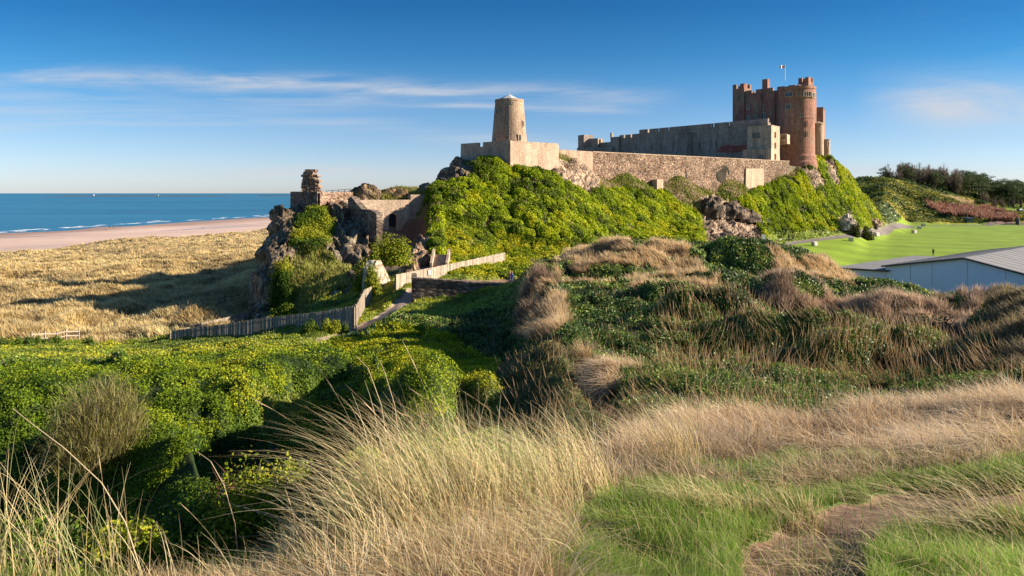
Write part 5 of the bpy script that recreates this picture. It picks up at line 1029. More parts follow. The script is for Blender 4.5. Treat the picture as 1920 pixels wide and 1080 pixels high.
# ------------------------------------------------------------------ fences and walls
def board_fence(pts, h, label, mt='wood', bw=.12, gap=.018, name='board_fence', rail_side=1, hj=.03):
    """pts (x,y,zbase)"""
    root = empty(name, pts[0], label, 'fence'); B = MB(); Rl = MB(); s = 0
    for p, q_ in zip(pts, pts[1:]):
        p, q_ = Vector(p), Vector(q_); d = q_ - p; L2 = Vector((d.x, d.y)).length; uu = Vector((d.x, d.y)) / L2; nn = Vector((uu.y, -uu.x)); t = 0
        while t < L2 - bw * .5:
            z0 = p.z + d.z * t / L2; hh = h + random.uniform(-hj, hj); a = (p.x + uu.x * t, p.y + uu.y * t); b = (a[0] + uu.x * bw, a[1] + uu.y * bw); tw = random.uniform(-.008, .008)
            B.prism([off(a, nn, tw), off(b, nn, -tw), off(b, nn, -.022 - tw), off(a, nn, -.022 + tw)], z0 - .5, z0 + hh); t += bw + gap * random.uniform(.3, 1.8)
        for rz in (.35, h - .3):
            Rl.bar(p + Vector((-nn.x * .07, -nn.y * .07, rz)), q_ + Vector((-nn.x * .07, -nn.y * .07, rz)), .07, .09)
        k = max(1, int(L2 / 2.4))
        for i in range(k + 1):
            c = p + d * (i / k); m_ = MB(); m_.bar((c.x - nn.x * .17, c.y - nn.y * .17, c.z - .6), (c.x - nn.x * .17, c.y - nn.y * .17, c.z + h - .02), .11, .11); m_.build('post', M[mt], root)
    B.build('boards', M[mt], root); Rl.build('rails', M[mt], root); return root
def g3(px, py, Y): v = W(px, py, Y); return (v.x, v.y, v.z)
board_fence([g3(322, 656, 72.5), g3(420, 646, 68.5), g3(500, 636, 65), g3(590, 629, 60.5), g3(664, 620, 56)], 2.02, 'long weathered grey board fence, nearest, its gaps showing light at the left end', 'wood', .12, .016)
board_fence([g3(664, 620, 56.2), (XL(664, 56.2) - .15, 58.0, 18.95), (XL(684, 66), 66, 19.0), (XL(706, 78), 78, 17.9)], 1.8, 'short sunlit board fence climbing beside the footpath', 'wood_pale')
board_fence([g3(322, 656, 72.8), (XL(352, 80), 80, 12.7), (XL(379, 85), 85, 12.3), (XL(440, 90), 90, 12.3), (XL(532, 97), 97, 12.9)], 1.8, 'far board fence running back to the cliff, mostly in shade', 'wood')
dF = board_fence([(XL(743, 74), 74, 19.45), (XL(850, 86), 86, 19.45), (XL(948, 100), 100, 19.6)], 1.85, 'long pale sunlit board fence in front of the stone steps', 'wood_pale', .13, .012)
sg = MB(); p = onwall(XY(743, 74), XY(948, 100), 803, 511); uu, nn, _ = frame_of(XY(743, 74), XY(948, 100)); sg.prism([off(p, nn, .06), off(off(p, uu, .42), nn, .06), off(off(p, uu, .42), nn, .02), off(p, nn, .02)], p.z - .25, p.z + .25, bot=True); tag(sg.build('notice', M['white'], loc=p), 'small white notice fixed to the pale sunlit fence', 'sign')
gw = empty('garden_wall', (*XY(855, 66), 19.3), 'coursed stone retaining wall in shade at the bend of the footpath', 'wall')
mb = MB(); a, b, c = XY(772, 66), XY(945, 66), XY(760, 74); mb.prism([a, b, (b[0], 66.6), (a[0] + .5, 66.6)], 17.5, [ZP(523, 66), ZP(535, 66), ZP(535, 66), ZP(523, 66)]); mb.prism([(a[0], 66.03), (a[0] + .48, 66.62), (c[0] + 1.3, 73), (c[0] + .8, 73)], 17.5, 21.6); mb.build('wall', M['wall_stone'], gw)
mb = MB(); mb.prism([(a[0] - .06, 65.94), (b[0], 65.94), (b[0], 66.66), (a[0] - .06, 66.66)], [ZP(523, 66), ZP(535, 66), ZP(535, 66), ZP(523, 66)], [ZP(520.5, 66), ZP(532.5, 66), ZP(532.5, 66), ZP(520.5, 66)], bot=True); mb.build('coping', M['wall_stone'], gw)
def rail_fence(pts, label, h=1.1, mt='wood', rails=(.5, .98), group=None, pw=.12):
    root = empty('rail_fence', pts[0], label, 'fence', group)
    for p in pts: m_ = MB(); m_.bar((p[0], p[1], p[2] - .4), (p[0], p[1], p[2] + h), pw, pw); m_.build('post', M[mt], root)
    for p, q_ in zip(pts, pts[1:]):
        for r_ in rails: m_ = MB(); m_.bar((p[0], p[1] - .08, p[2] + r_), (q_[0], q_[1] - .08, q_[2] + r_), .05, .12); m_.build('rail', M[mt], root)
rail_fence([(*XY(x, y), zat(*XY(x, y)) + .1) for x, y in ((59, 70), (84, 72), (107, 74), (124, 77), (148, 79))], 'pale post and rail fence at the edge of the dunes, lower left', 1.2, 'wood')
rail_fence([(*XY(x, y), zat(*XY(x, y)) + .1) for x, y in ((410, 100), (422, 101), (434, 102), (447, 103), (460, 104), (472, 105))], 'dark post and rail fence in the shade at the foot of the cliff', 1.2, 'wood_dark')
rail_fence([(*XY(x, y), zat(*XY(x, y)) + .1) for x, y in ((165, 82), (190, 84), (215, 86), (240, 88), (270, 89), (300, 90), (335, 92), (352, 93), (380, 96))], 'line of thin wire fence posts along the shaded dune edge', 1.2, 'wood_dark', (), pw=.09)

# ------------------------------------------------------------------ pavilion with blue-white gable
hb = empty('pavilion', (52.2, 80, 15), 'low building with pale blue painted gable wall and wide grey low-pitched roof', 'building')
M['blue_wall'] = plain('pale_blue_painted_boards', (.66, .76, .90), .6, .08, .8); M['roof_felt'] = plain('grey_sheet_roof', (.2, .19, .185), .8, .35, .35); M['trim'] = plain('dark_fascia', (.03, .035, .05), .5, .1)
rd = Vector((.768, .64)); gd = Vector((.64, -.768)); K0 = Vector((52.2, 80.0)); pk = 22.4
def gp(s, back=0): v = K0 + gd * s + rd * back; return (v.x, v.y)
zr = lambda s: pk - (1.6 / 8.66 * -s if s < 0 else .228 * s)
mb = MB(); mb.face([(*gp(-8.66), 13), (*gp(14), 13), (*gp(14), zr(14)), (*gp(0), pk), (*gp(-8.66), zr(-8.66))]); mb.face([(*gp(-8.66, 34), 13), (*gp(-8.66), 13), (*gp(-8.66), zr(-8.66)), (*gp(-8.66, 34), zr(-8.66))]); mb.face([(*gp(14), 13), (*gp(14, 34), 13), (*gp(14, 34), zr(14)), (*gp(14), zr(14))]); mb.face([(*gp(14, 34), 13), (*gp(-8.66, 34), 13), (*gp(-8.66, 34), zr(-8.66)), (*gp(0, 34), pk), (*gp(14, 34), zr(14))])
mb.build('wall', M['blue_wall'], hb)
mb = MB()
for s0, s1 in ((-9.0, 0), (0, 14.4)):
    A1, B1, C1, D1 = gp(s0, -.35), gp(s1, -.35), gp(s1, 34.3), gp(s0, 34.3)
    top_ = [(*A1, zr(s0) + .18), (*B1, zr(s1) + .18), (*C1, zr(s1) + .18), (*D1, zr(s0) + .18)]; lo = [(x, y, z_ - .14) for x, y, z_ in top_]
    mb.face(top_); mb.face(lo[::-1]); 
    for i in range(4): j = (i + 1) % 4; mb.face([lo[i], lo[j], top_[j], top_[i]])
for k in range(17):
    for s0, s1 in ((-9.0, 0), (0, 14.4)): mb.bar((*gp(s0, k * 2.1 + .1), zr(s0) + .19), (*gp(s1, k * 2.1 + .1), zr(s1) + .18), .06, .03)
mb.build('roof', M['roof_felt'], hb)
mb = MB()
for s0, s1 in ((-9.0, 0), (0, 14.4)): mb.bar((*gp(s0, -.38), zr(s0) + .1), (*gp(s1, -.38), zr(s1) + .1), .06, .2)
mb.build('fascia', M['trim'], hb)
mb = MB()
for s in (-5.8, -3.4, .25, 4.0, 7.5): mb.bar((*gp(s, -.03), 13.2), (*gp(s, -.03), zr(s) - .05), .06, .05)
mb.build('cover_strips', M['white'], hb)
mb = MB(); v = K0 + gd * (-.55) - rd * .05; mb.box((v.x, v.y, 18.6), (.5, .12, .55), math.atan2(gd.y, gd.x)); mb.build('vent', M['trim'], hb)
xa = empty('lean_to', (*gp(-11.5), 15), 'low flat-roofed pale blue extension at the left end of the gabled building', 'building')
mb = MB(); mb.prism([gp(-14.6, .05), gp(-8.72, .05), gp(-8.72, 24), gp(-14.6, 24)], 13, [20.05, 20.2, 20.2, 20.05], top=False); mb.build('wall', M['blue_wall'], xa)
mb = MB(); mb.prism([gp(-14.9, -.25), gp(-8.1, -.4), gp(-8.7, 26), gp(-14.9, 26)], [20.08, 20.25, 20.25, 20.08], [20.26, 20.42, 20.42, 20.26], bot=True); mb.build('roof', M['roof_felt'], xa)
mb = MB(); mb.bar((*gp(-14.9, -.3), 20.15), (*gp(-8.2, -.46), 20.3), .06, .2); mb.bar((*gp(-14.66, 0), 13), (*gp(-14.66, 0), 20), .15, .15); mb.build('fascia', M['trim'], xa)
mb = MB(); mb.bar((*gp(-14.4, 0.0), 19.5), (*gp(-8.8, 0), 19.62), .05, .07); mb.build('cover_strips', M['white'], xa)

# ------------------------------------------------------------------ lawn objects
spots_ = [(1527, 461, 1.25, 'pale concrete block at the left end of the row on the lawn'), (1596, 453, 1.3, 'pale concrete block on the lawn, second from the left'), (1643, 444, 1.6, 'largest pale concrete block on the lawn, third from the left'), (1714, 438, 1.5, 'pale concrete block on the lawn, fourth from the left'), (1724, 430, 1.4, 'small pale block near the far edge of the lawn'), (1731, 424.5, 1.5, 'farthest pale block at the path beyond the lawn')]
def block(s):
    bm = bmesh.new(); bmesh.ops.create_cube(bm, size=1)
    bmesh.ops.bevel(bm, geom=bm.edges[:], offset=.12, segments=2, affect='EDGES')
    for v in bm.verts: v.co.x *= s * random.uniform(.92, 1.08); v.co.y *= s * .9; v.co.z = (v.co.z * .85 + .38) * s * random.uniform(.95, 1.05)
    me = bpy.data.meshes.new('concrete_block'); bm.to_mesh(me); bm.free(); me.materials.append(M['blockstone']); return me
for px, py, s, lab in spots_:
    p = hit(px, py, 120); o = bpy.data.objects.new('concrete_block', block(s)); o.location = p; o.rotation_euler.z = random.uniform(-.6, .6); C.objects.link(o); tag(o, lab, 'concrete block', 'pale concrete blocks on the lawn')
p = hit(1431.5, 455, 120); nb = empty('notice_board', p, 'white rectangular notice board standing beside the path at the hill foot', 'sign')
mb = MB(); mb.box((p.x, p.y, p.z + 1.05), (.95, .07, 1.75)); mb.build('panel', M['white'], nb)
for dx in (-.53, .53): mb = MB(); mb.box((p.x + dx, p.y + .02, p.z + .95), (.08, .08, 2.1)); mb.build('post', M['wood_pale'], nb)
def bin_(px, py, lab, s=1.0):
    p = hit(px, py, 150); r = empty('litter_bin', p, lab, 'bin'); mb = MB(); mb.lathe((p.x, p.y), [(.38 * s, p.z - .1), (.4 * s, p.z + 1.05 * s)], 14); mb.build('body', M['trim'], r); mb = MB(); mb.lathe((p.x, p.y), [(.44 * s, p.z + 1.05 * s), (.44 * s, p.z + 1.15 * s), (.2 * s, p.z + 1.38 * s)], 14); mb.build('lid', M['trim'], r)
bin_(1643, 431, 'dark bin on the verge beside the path bend', 1.1); bin_(1908, 423, 'large dark bin at the far right edge of the lawn', 2.1)
def bench(px, py, lab, rz=0.2):
    p = hit(px, py, 150); r = empty('bench', p, lab, 'bench', 'benches by the lawn path'); ca, sa = math.cos(rz), math.sin(rz); T = lambda x, y, z_: (p.x + x * ca - y * sa, p.y + x * sa + y * ca, p.z + z_)
    for nm, bars in (('seat', [((-.9, y, .45), (.9, y, .45)) for y in (-.15, 0, .15)]), ('backrest', [((-.9, .28, z_), (.9, .28, z_)) for z_ in (.65, .82)])):
        mb = MB(); [mb.bar(T(*a), T(*b), .1, .05) for a, b in bars]; mb.build(nm, M['wood'], r)
    for x in (-.8, .8):
        for y in (-.2, .26): mb = MB(); mb.bar(T(x, y, -.1), T(x, y, .44 if y < 0 else .9), .08, .08); mb.build('leg', M['wood'], r)
bench(1632, 431, 'wooden bench on the verge left of the dark bin'); bench(1652, 424, 'wooden bench behind the dark bin on the verge'); bench(1663, 421, 'wooden bench farthest along the verge by the rocks')
p = hit(1817, 418.5, 250); sh = empty('green_hut', p, 'small dark green hut at the foot of the scrub hill beyond the lawn', 'hut'); M['green_paint'] = plain('dark_green_paint', (.02, .07, .05), .6, .1)
mb = MB(); mb.box((p.x, p.y, p.z + .7), (3.2, 2, 2.0)); mb.build('wall', M['green_paint'], sh); mb = MB(); mb.prism([(p.x - 1.75, p.y - 1.2), (p.x + 1.75, p.y - 1.2), (p.x + 1.75, p.y + 1.2), (p.x - 1.75, p.y + 1.2)], p.z + 1.71, [p.z + 1.85, p.z + 1.85, p.z + 2.3, p.z + 2.3]); mb.build('roof', M['trim'], sh)
# car
def car(px, py, lab, rz):
    p = hit(px, py, 300); r = empty('parked_car', p, lab, 'car', rz=0); ca, sa = math.cos(rz), math.sin(rz)
    prof2 = [(-2.1, .35), (-2.15, .8), (-1.75, 1.0), (-1.1, 1.45), (.7, 1.5), (1.35, 1.05), (2.05, .92), (2.15, .5), (2.1, .32)]; M['car_paint'] = plain('dark_car_paint', (.03, .035, .045), .3, .1)
    mb = MB(); T = lambda x, y, z_: (p.x + x * ca - y * sa, p.y + x * sa + y * ca, p.z + z_); Lp = [T(x, -.85 + (.15 if z_ > 1.2 else 0), z_) for x, z_ in prof2]; Rp = [T(x, .85 - (.15 if z_ > 1.2 else 0), z_) for x, z_ in prof2]
    mb.face(Lp[::-1]); mb.face(Rp)
    for i in range(len(Lp)): j = (i + 1) % len(Lp); mb.face([Lp[i], Lp[j], Rp[j], Rp[i]])
    mb.build('body', M['car_paint'], r); mb = MB()
    for s_ in (-1, 1): mb.face([T(-1.35, s_ * .865, 1.05), T(1.15, s_ * .865, 1.05), T(.62, s_ * .74, 1.42), T(-1.02, s_ * .74, 1.4)][::s_])
    mb.face([T(1.38, -.7, 1.07), T(1.38, .7, 1.07), T(.78, .62, 1.47), T(.78, -.62, 1.47)]); mb.build('window', M['glass'], r)
    for x in (-1.35, 1.3):
        for y in (-.8, .8):
            mb = MB(); c0 = Vector(T(x, y - .1, .32)); c1 = Vector(T(x, y + .1, .32)); mb.tube([c0, c1], [.33, .33], 14); mb.build('wheel', M['trim'], r)
car(1912, 397, 'dark car parked beyond the lawn at the right edge', .5)

# ------------------------------------------------------------------ people
def person(p, face, label, coat=(.03, .03, .04), legs=(.03, .03, .05), stride=.25, h=1.72, skin=(.45, .28, .2), hair=(.08, .05, .03), arm=.1, sit=False):
    s = h / 1.72; st = stride
    J = {'pel': (0, 0, .95), 'wst': (0, 0, 1.08), 'chs': (.02, 0, 1.32), 'nk': (.03, 0, 1.47), 'nk2': (.04, 0, 1.54), 'hd': (.06, 0, 1.62), 'hd2': (.05, 0, 1.70)}
    Rr = {'pel': .155, 'wst': .14, 'chs': .16, 'nk': .085, 'nk2': .055, 'hd': .095, 'hd2': .075}
    E = [('pel', 'wst'), ('wst', 'chs'), ('chs', 'nk'), ('nk', 'nk2'), ('nk2', 'hd'), ('hd', 'hd2')]
    for sgn, n_ in ((1, 'l'), (-1, 'r')):
        f = st * sgn
        J['hp' + n_] = (0, .09 * sgn, .88); J['kn' + n_] = (f * .55 + .04, .1 * sgn, .5); J['an' + n_] = (f * 1.0 - (.0 if sgn > 0 else .06), .1 * sgn, .09 + (.03 if sgn < 0 and st > .1 else 0)); J['to' + n_] = (f * 1.0 + .15, .11 * sgn, .045)
        J['sh' + n_] = (.0, .18 * sgn, 1.40); J['el' + n_] = (-f * .5 - .02, .25 * sgn, 1.13); J['wr' + n_] = (-f * .7 + .08 + arm, .24 * sgn, .90); J['ha' + n_] = (-f * .75 + .12 + arm, .23 * sgn, .81)
        Rr.update({'hp' + n_: .11, 'kn' + n_: .07, 'an' + n_: .05, 'to' + n_: .04, 'sh' + n_: .075, 'el' + n_: .055, 'wr' + n_: .04, 'ha' + n_: .035})
        E += [('pel', 'hp' + n_), ('hp' + n_, 'kn' + n_), ('kn' + n_, 'an' + n_), ('an' + n_, 'to' + n_), ('chs', 'sh' + n_), ('sh' + n_, 'el' + n_), ('el' + n_, 'wr' + n_), ('wr' + n_, 'ha' + n_)]
    if sit:
        for n_, sgn in (('l', 1), ('r', -1)): J['kn' + n_] = (.42, .12 * sgn, .95); J['an' + n_] = (.5, .12 * sgn, .62); J['to' + n_] = (.65, .12 * sgn, .58)
        for k_ in J: J[k_] = (J[k_][0], J[k_][1], J[k_][2] - .5)
    ks = list(J); me = bpy.data.meshes.new('person'); me.from_pydata([tuple(c * s for c in J[k_]) for k_ in ks], [(ks.index(a), ks.index(b)) for a, b in E], [])
    o = bpy.data.objects.new('person', me); C.objects.link(o); m1 = o.modifiers.new('skin', 'SKIN'); o.modifiers.new('sub', 'SUBSURF').levels = 1
    for i, k_ in enumerate(ks): sv = me.skin_vertices[0].data[i]; sv.radius = (Rr[k_] * s, Rr[k_] * s); sv.use_root = (k_ == 'pel')
    bpy.context.view_layer.update(); dg = bpy.context.evaluated_depsgraph_get(); m2 = bpy.data.meshes.new_from_object(o.evaluated_get(dg)); o.modifiers.clear(); o.data = m2
    key = lambda c: plain('cloth', c, .85, .15)
    for mm_ in (key(coat), key(legs), plain('skin', skin, .6, .05), plain('hair', hair, .8, .1), M['trim']): m2.materials.append(mm_)
    dz = -.5 if sit else 0
    for f in m2.polygons:
        c = f.center / s; zz = c.z - dz
        f.material_index = 3 if (zz > 1.6 and c.x < .09) or zz > 1.72 else 2 if zz > 1.5 else (2 if (zz < .85 and abs(c.y) > .185 and not sit) else 0) if (zz > .84 or abs(c.y) > .17) else (4 if zz < .12 else 1); f.use_smooth = True
    o.location = (p[0], p[1], p[2] - .01); o.rotation_euler.z = face; return tag(o, label, 'person')
def PP(px, py, ylo): return hit(px, py, ylo)
zc2 = lambda px, Y: (XL(px, Y), Y, zat(XL(px, Y), Y))
person(zc2(959.5, 80.5), 0.4, 'walker in a blue jacket on the path above the shaded stone wall', (.05, .10, .28), (.03, .035, .07), .3, 1.72, hair=(.3, .15, .06)); person(zc2(955.5, 81.6), 0.2, 'walker in a reddish brown jacket beside the walker in blue', (.25, .12, .08), (.05, .05, .07), .2, 1.7, hair=(.35, .25, .1))
person(PP(1439.5, 459, 120), 2.2, 'walker in grey clothes beside the white notice board', (.22, .2, .2), (.06, .07, .1), .22, 1.75)
person(PP(1479, 452.5, 120), 1.3, 'left walker of the dark clothed pair on the lawn path', (.03, .03, .045), (.03, .03, .05), .2); person(PP(1487, 452, 120), 1.2, 'right walker of the dark clothed pair on the lawn path', (.10, .11, .14), (.04, .05, .09), .2)
person(zc2(1750, 165), 1.6, 'person in a long black coat standing on the lawn behind the building', (.012, .012, .012), (.012, .012, .012), .03, 1.75)
person(PP(228, 457, 200), 1.2, 'person in dark clothes nearest the dunes on the beach', (.04, .04, .05), stride=.2); person(PP(198, 433, 300), .6, 'person walking alone in the middle of the beach near the pool', (.02, .02, .03), stride=.2)
person(PP(205.5, 428, 300), 1.5, 'left person of the pair by the water edge', (.03, .03, .04), stride=.15); person(PP(213, 428, 300), 1.8, 'right person of the pair by the water edge', (.06, .05, .05), stride=.15); person(PP(381, 429, 300), .3, 'person walking alone far along the beach toward the cliff', (.05, .05, .05), stride=.25)
def dog(p, rz, lab):
    ks = {'a': (-.35, 0, .42), 'b': (0, 0, .42), 'c': (.3, 0, .46), 'n': (.42, 0, .58), 'h': (.5, 0, .66), 'm': (.64, 0, .62), 't': (-.55, 0, .56)}; rr = {'a': .11, 'b': .115, 'c': .14, 'n': .08, 'h': .085, 'm': .04, 't': .025}
    E = [('a', 'b'), ('b', 'c'), ('c', 'n'), ('n', 'h'), ('h', 'm'), ('a', 't')]
    for s_, q_ in ((1, 'l'), (-1, 'r')):
        ks.update({'fk' + q_: (.3 + .03 * s_, .1 * s_, .22), 'ff' + q_: (.3 + .06 * s_, .1 * s_, .03), 'hk' + q_: (-.28, .1 * s_, .26), 'ho' + q_: (-.44, .1 * s_, .15), 'hf' + q_: (-.4, .1 * s_, .03)}); rr.update({'fk' + q_: .045, 'ff' + q_: .035, 'hk' + q_: .07, 'ho' + q_: .035, 'hf' + q_: .035}); E += [('c', 'fk' + q_), ('fk' + q_, 'ff' + q_), ('a', 'hk' + q_), ('hk' + q_, 'ho' + q_), ('ho' + q_, 'hf' + q_)]
    K_ = list(ks); me = bpy.data.meshes.new('dog'); me.from_pydata([ks[k_] for k_ in K_], [(K_.index(a), K_.index(b)) for a, b in E], []); o = bpy.data.objects.new('dog', me); C.objects.link(o); o.modifiers.new('skin', 'SKIN'); o.modifiers.new('sub', 'SUBSURF').levels = 1
    for i, k_ in enumerate(K_): sv = me.skin_vertices[0].data[i]; sv.radius = (rr[k_],) * 2; sv.use_root = (k_ == 'b')
    bpy.context.view_layer.update(); m2 = bpy.data.meshes.new_from_object(o.evaluated_get(bpy.context.evaluated_depsgraph_get())); o.modifiers.clear(); o.data = m2; m2.materials.append(M['trim']); o.location = p; o.rotation_euler.z = rz; tag(o, lab, 'dog')
dog(PP(170, 433, 300), 2.5, 'small dark dog on the beach left of the lone walker')
p_ = PP(1463, 453, 120); dog(p_, .5, 'small pale dog on the verge between notice board and walking pair'); bpy.data.objects['dog.001'].data.materials[0] = M['blockstone']

# ------------------------------------------------------------------ individual bushes
def bush(px, Y, r, h, label, cols, n=1500, leaf=.12, name='bush', group=None, twiggy=False, zoff=0, cat='bush', ry=None, dense=1.0):
    x, y = XY(px, Y); z0 = zat(x, y) + zoff; root = empty(name, (x, y, z0), label, cat, group)
    nb = max(6, int(n / 160)); ry = ry or r; cl = rng.normal(size=(nb, 3)); cl = unit(cl) * rng.random((nb, 1)) ** .4 * .62; cl[:, 2] = np.abs(cl[:, 2]) * 1.0
    k = rng.integers(0, nb, n); d = unit(rng.normal(size=(n, 3))); q_ = cl[k] + d * (.42 * rng.random((n, 1)) ** .3); q_[:, 2] = np.abs(q_[:, 2])
    pts = np.stack([x + q_[:, 0] * r, y + q_[:, 1] * ry, z0 + q_[:, 2] * h * .98 + .03], 1); nn = unit(d + unit(q_) * .7 + np.array([0, 0, .3]))
    if not twiggy:
        s = leaf * (.6 + .8 * rng.random(n)); v, f, c = leaf_geo(pts, nn, s, pal(cols, n, .2, np.clip(rng.random(n) * .75 + .25 * rng.random(nb)[k], 0, .999)), 1.0); mt = 'leaf'
    else:
        ln = np.full(n, leaf) * (.5 + rng.random(n)); le = unit(q_ * np.array([1, 1, .2]) + rng.normal(size=(n, 3)) * .5) * .8; le[:, 2] = 0; c0 = pal(cols, n, .2); v, f, c = blade_geo(pts - np.array([0, 0, .1]), ln, np.full(n, max(.008, .0011 * Y)), le, c0 * .7, c0, 2); mt = 'straw'
    np_mesh('foliage', v, f, M[mt], np.clip(c, 0, 1), root, loc=(x, y, z0))
    mb = MB()
    for i in range(5):
        a = 2 * math.pi * i / 5 + random.random(); mb.tube([(x, y, z0 - .3), (x + math.cos(a) * r * .2, y + math.sin(a) * ry * .2, z0 + h * .35), (x + math.cos(a) * r * .5, y + math.sin(a) * ry * .5, z0 + h * .7)], [.05 * h ** .5, .035 * h ** .5, .012], 5)
    mb.build('stem', M['bark'], root); return root
G1 = [(.05, .09, .012), (.09, .15, .015), (.15, .21, .02)]; GYW = [(.09, .13, .01), (.17, .22, .012), (.27, .29, .015), (.34, .32, .02)]
bush(581, 56, .85, 1.35, 'dark green round bush against the near fence, left of two', G1, 1600, .13); bush(620, 55, .95, 1.5, 'yellow-green bush against the near fence, beside the dark round one', GYW, 1800, .13); bush(648, 55.5, .5, 1.4, 'small upright green bush at the corner of the two fences', G1, 900, .12)
bush(733, 82, 3.2, 4.2, 'big round yellow-green bush on top of the cream rubble wall', GYW, 9000, .24, zoff=1.6, ry=2.4); bush(704, 80.5, 1.3, 4.6, 'small yellow-green bush hanging over the left end of the cream rubble wall', GYW, 3500, .2, zoff=1.2); bush(697, 73.6, 1.25, 4.3, 'upright yellow-green bush at the left foot of the cream rubble wall', GYW, 4200, .17); bush(684, 80, 2.1, 5.2, 'tall yellow-green bush left of the cream rubble wall', GYW, 5000, .2, ry=2)
bush(1015, 47, 1.5, 3.0, 'tall pale straw-pink thicket on the corner of the shaded slope', [(.30, .20, .13), (.42, .30, .2), (.5, .36, .26)], 7000, .55, 'dry_thicket', None, True, ry=1.3, cat='thicket', zoff=-.9); bush(1000, 41, 1.2, 1.9, 'lower twiggy straw-coloured thicket at the foot of the shaded slope', [(.24, .16, .10), (.38, .27, .18)], 4000, .5, 'dry_thicket', None, True, cat='thicket', zoff=-.2)
bush(1755, 27, 1.25, 1.35, 'round dark bush with bare brown twigs on the right hollow edge', [(.035, .045, .012), (.06, .07, .015), (.09, .10, .02)], 3600, .09); bush(1790, 26.5, 1.2, 1.2, 'bare brown twiggy bush right of the round dark bush', [(.18, .12, .09), (.26, .18, .13)], 2600, .45, 'twiggy_bush', None, True)
bush(1150, 11.5, .28, .3, 'small brown dead clump beside the ditch', [(.2, .13, .09), (.3, .2, .13)], 700, .14, 'dead_clump', None, True, cat='plant')
bush(185, 19, 1.5, 2.5, 'pale leafless twiggy bush in front of the near left shrubs', [(.24, .24, .06), (.38, .34, .12), (.30, .25, .12)], 9000, .38, 'twiggy_bush', None, True)
for px, Y, r, h, lab, cc, nn_ in ((235, 7.6, .62, .9, 'near yellow-green shrub in the left foreground grass', GYW, 7000), (475, 8.8, .85, 1.35, 'near dense green and yellow shrub beside the tall grass clump', GYW, 11000), (370, 9.0, .7, 1.05, 'near low green shrub between the two yellow-green ones', G1, 8000), (60, 8.5, .9, .9, 'near dark shrub at the lower left edge', G1, 8000), (555, 8.4, .5, .95, 'near yellowing shrub partly behind the tall grass clump', GYW, 5000)):
    bush(px, Y, r, h, lab, cc, nn_, .05)
bush(425, 9.6, .35, 1.25, 'reddish bare twigs rising from the near shrub', [(.28, .10, .07), (.36, .15, .10)], 700, .35, 'red_twigs', None, True, cat='plant')
for px, Y, r, h, lab in ((1606, 198, 2.0, 5.0, 'dark bush left of two at the foot of the castle hill by the lawn'), (1625, 204, 2.2, 5.2, 'dark bush right of two at the foot of the castle hill by the lawn'), (1640, 262, 3.2, 3.6, 'rounded grey-green bush on the slope above the verge'), (1738, 372, 8, 4.2, 'broad dark bush on the distant scrub hill'), (1838, 400, 5, 4, 'rounded dark bush near the top right of the scrub hill'), (1770, 372, 6, 3.4, 'brownish bush in the middle of the scrub hill'), (1815, 350, 9, 3.6, 'wide brown bush above the reddish thicket'), (1860, 350, 7, 3.2, 'low brown bush right of the wide brown one')):
    bush(px, Y, r, h, lab, [(.04, .06, .012), (.07, .09, .02), (.12, .13, .03)] if 'brown' not in lab else [(.09, .07, .03), (.14, .11, .045)], 1500, .5)
for i_, (px, Y) in enumerate(((8, 66), (30, 67), (52, 68.5), (72, 70), (90, 71.5), (105, 73), (165, 72))): bush(px, Y, .8, 1.1, ['green bush at the left edge beside the dunes', 'second green bush from the left edge beside the dunes', 'green bush just left of the pale rail fence', 'green bush behind the first post of the pale rail fence', 'green bush behind the middle of the pale rail fence', 'green bush behind the last posts of the pale rail fence', 'green bush beyond the end of the pale rail fence'][i_], G1, 900, .14, group='small bushes along the dune edge')

# ------------------------------------------------------------------ wood on the far hill
def tree_proto(kind, label, group):
    root = empty(kind, (0, 0, 0), label, 'tree', group); H = 15.0; rs = random.Random(hash(kind) % 97 + len(label))
    T_ = MB(); T_.tube([(0, 0, -1), (.15, 0, 4), (-.1, .1, 8), (.1, 0, 12)], [.38, .3, .22, .1], 7); cl = []
    for i in range(13):
        a = rs.uniform(0, 6.28); z_ = rs.uniform(5.0, 12) if 'pine' in kind else rs.uniform(3.5, 11); rr = rs.uniform(1.8, 3.6); e = (math.cos(a) * rr, math.sin(a) * rr, z_ + rs.uniform(1.2, 2.4)); T_.tube([(0, 0, z_ - .6), (e[0] * .5, e[1] * .5, z_ + .5), e], [.13, .08, .03], 5); cl.append((*e, rs.uniform(1.2, 2.0)))
    cl.append((0, 0, 13.6, 1.9)); T_.build('trunk', M['bark'], root)
    if 'pine' in kind:
        V_, n = [], 110; gs = []
        for (x, y, z_, r) in cl:
            d = unit(rng.normal(size=(n, 3))); p = np.array([x, y, z_]) + d * np.array([r * 1.25, r * 1.25, r * .6]) * rng.random((n, 1)) ** .35; gs.append(leaf_geo(p, d, .42 * (.6 + .8 * rng.random(n)), pal([(.028, .048, .015), (.05, .08, .024), (.09, .125, .035)], n, .2), 1.0))
        v, f, c = merge(gs); np_mesh('crown', v, f, M['leaf'], c, root)
    else:
        n = 1300; k = rng.integers(0, len(cl), n); b = np.array(cl)[k, :3]; d = unit(rng.normal(size=(n, 3))); p = b * (.4 + .7 * rng.random((n, 1))) * np.array([1, 1, 1]) + np.array([0, 0, 1.0]); le = d * .7; le[:, 2] = 0; cc = pal([(.11, .085, .06), (.16, .12, .085), (.13, .10, .075)], n, .2); v, f, c = blade_geo(p, np.full(n, 2.2), np.full(n, .14), le, cc, cc, 1); np_mesh('crown', v, f, M['straw'], c, root)
    return root
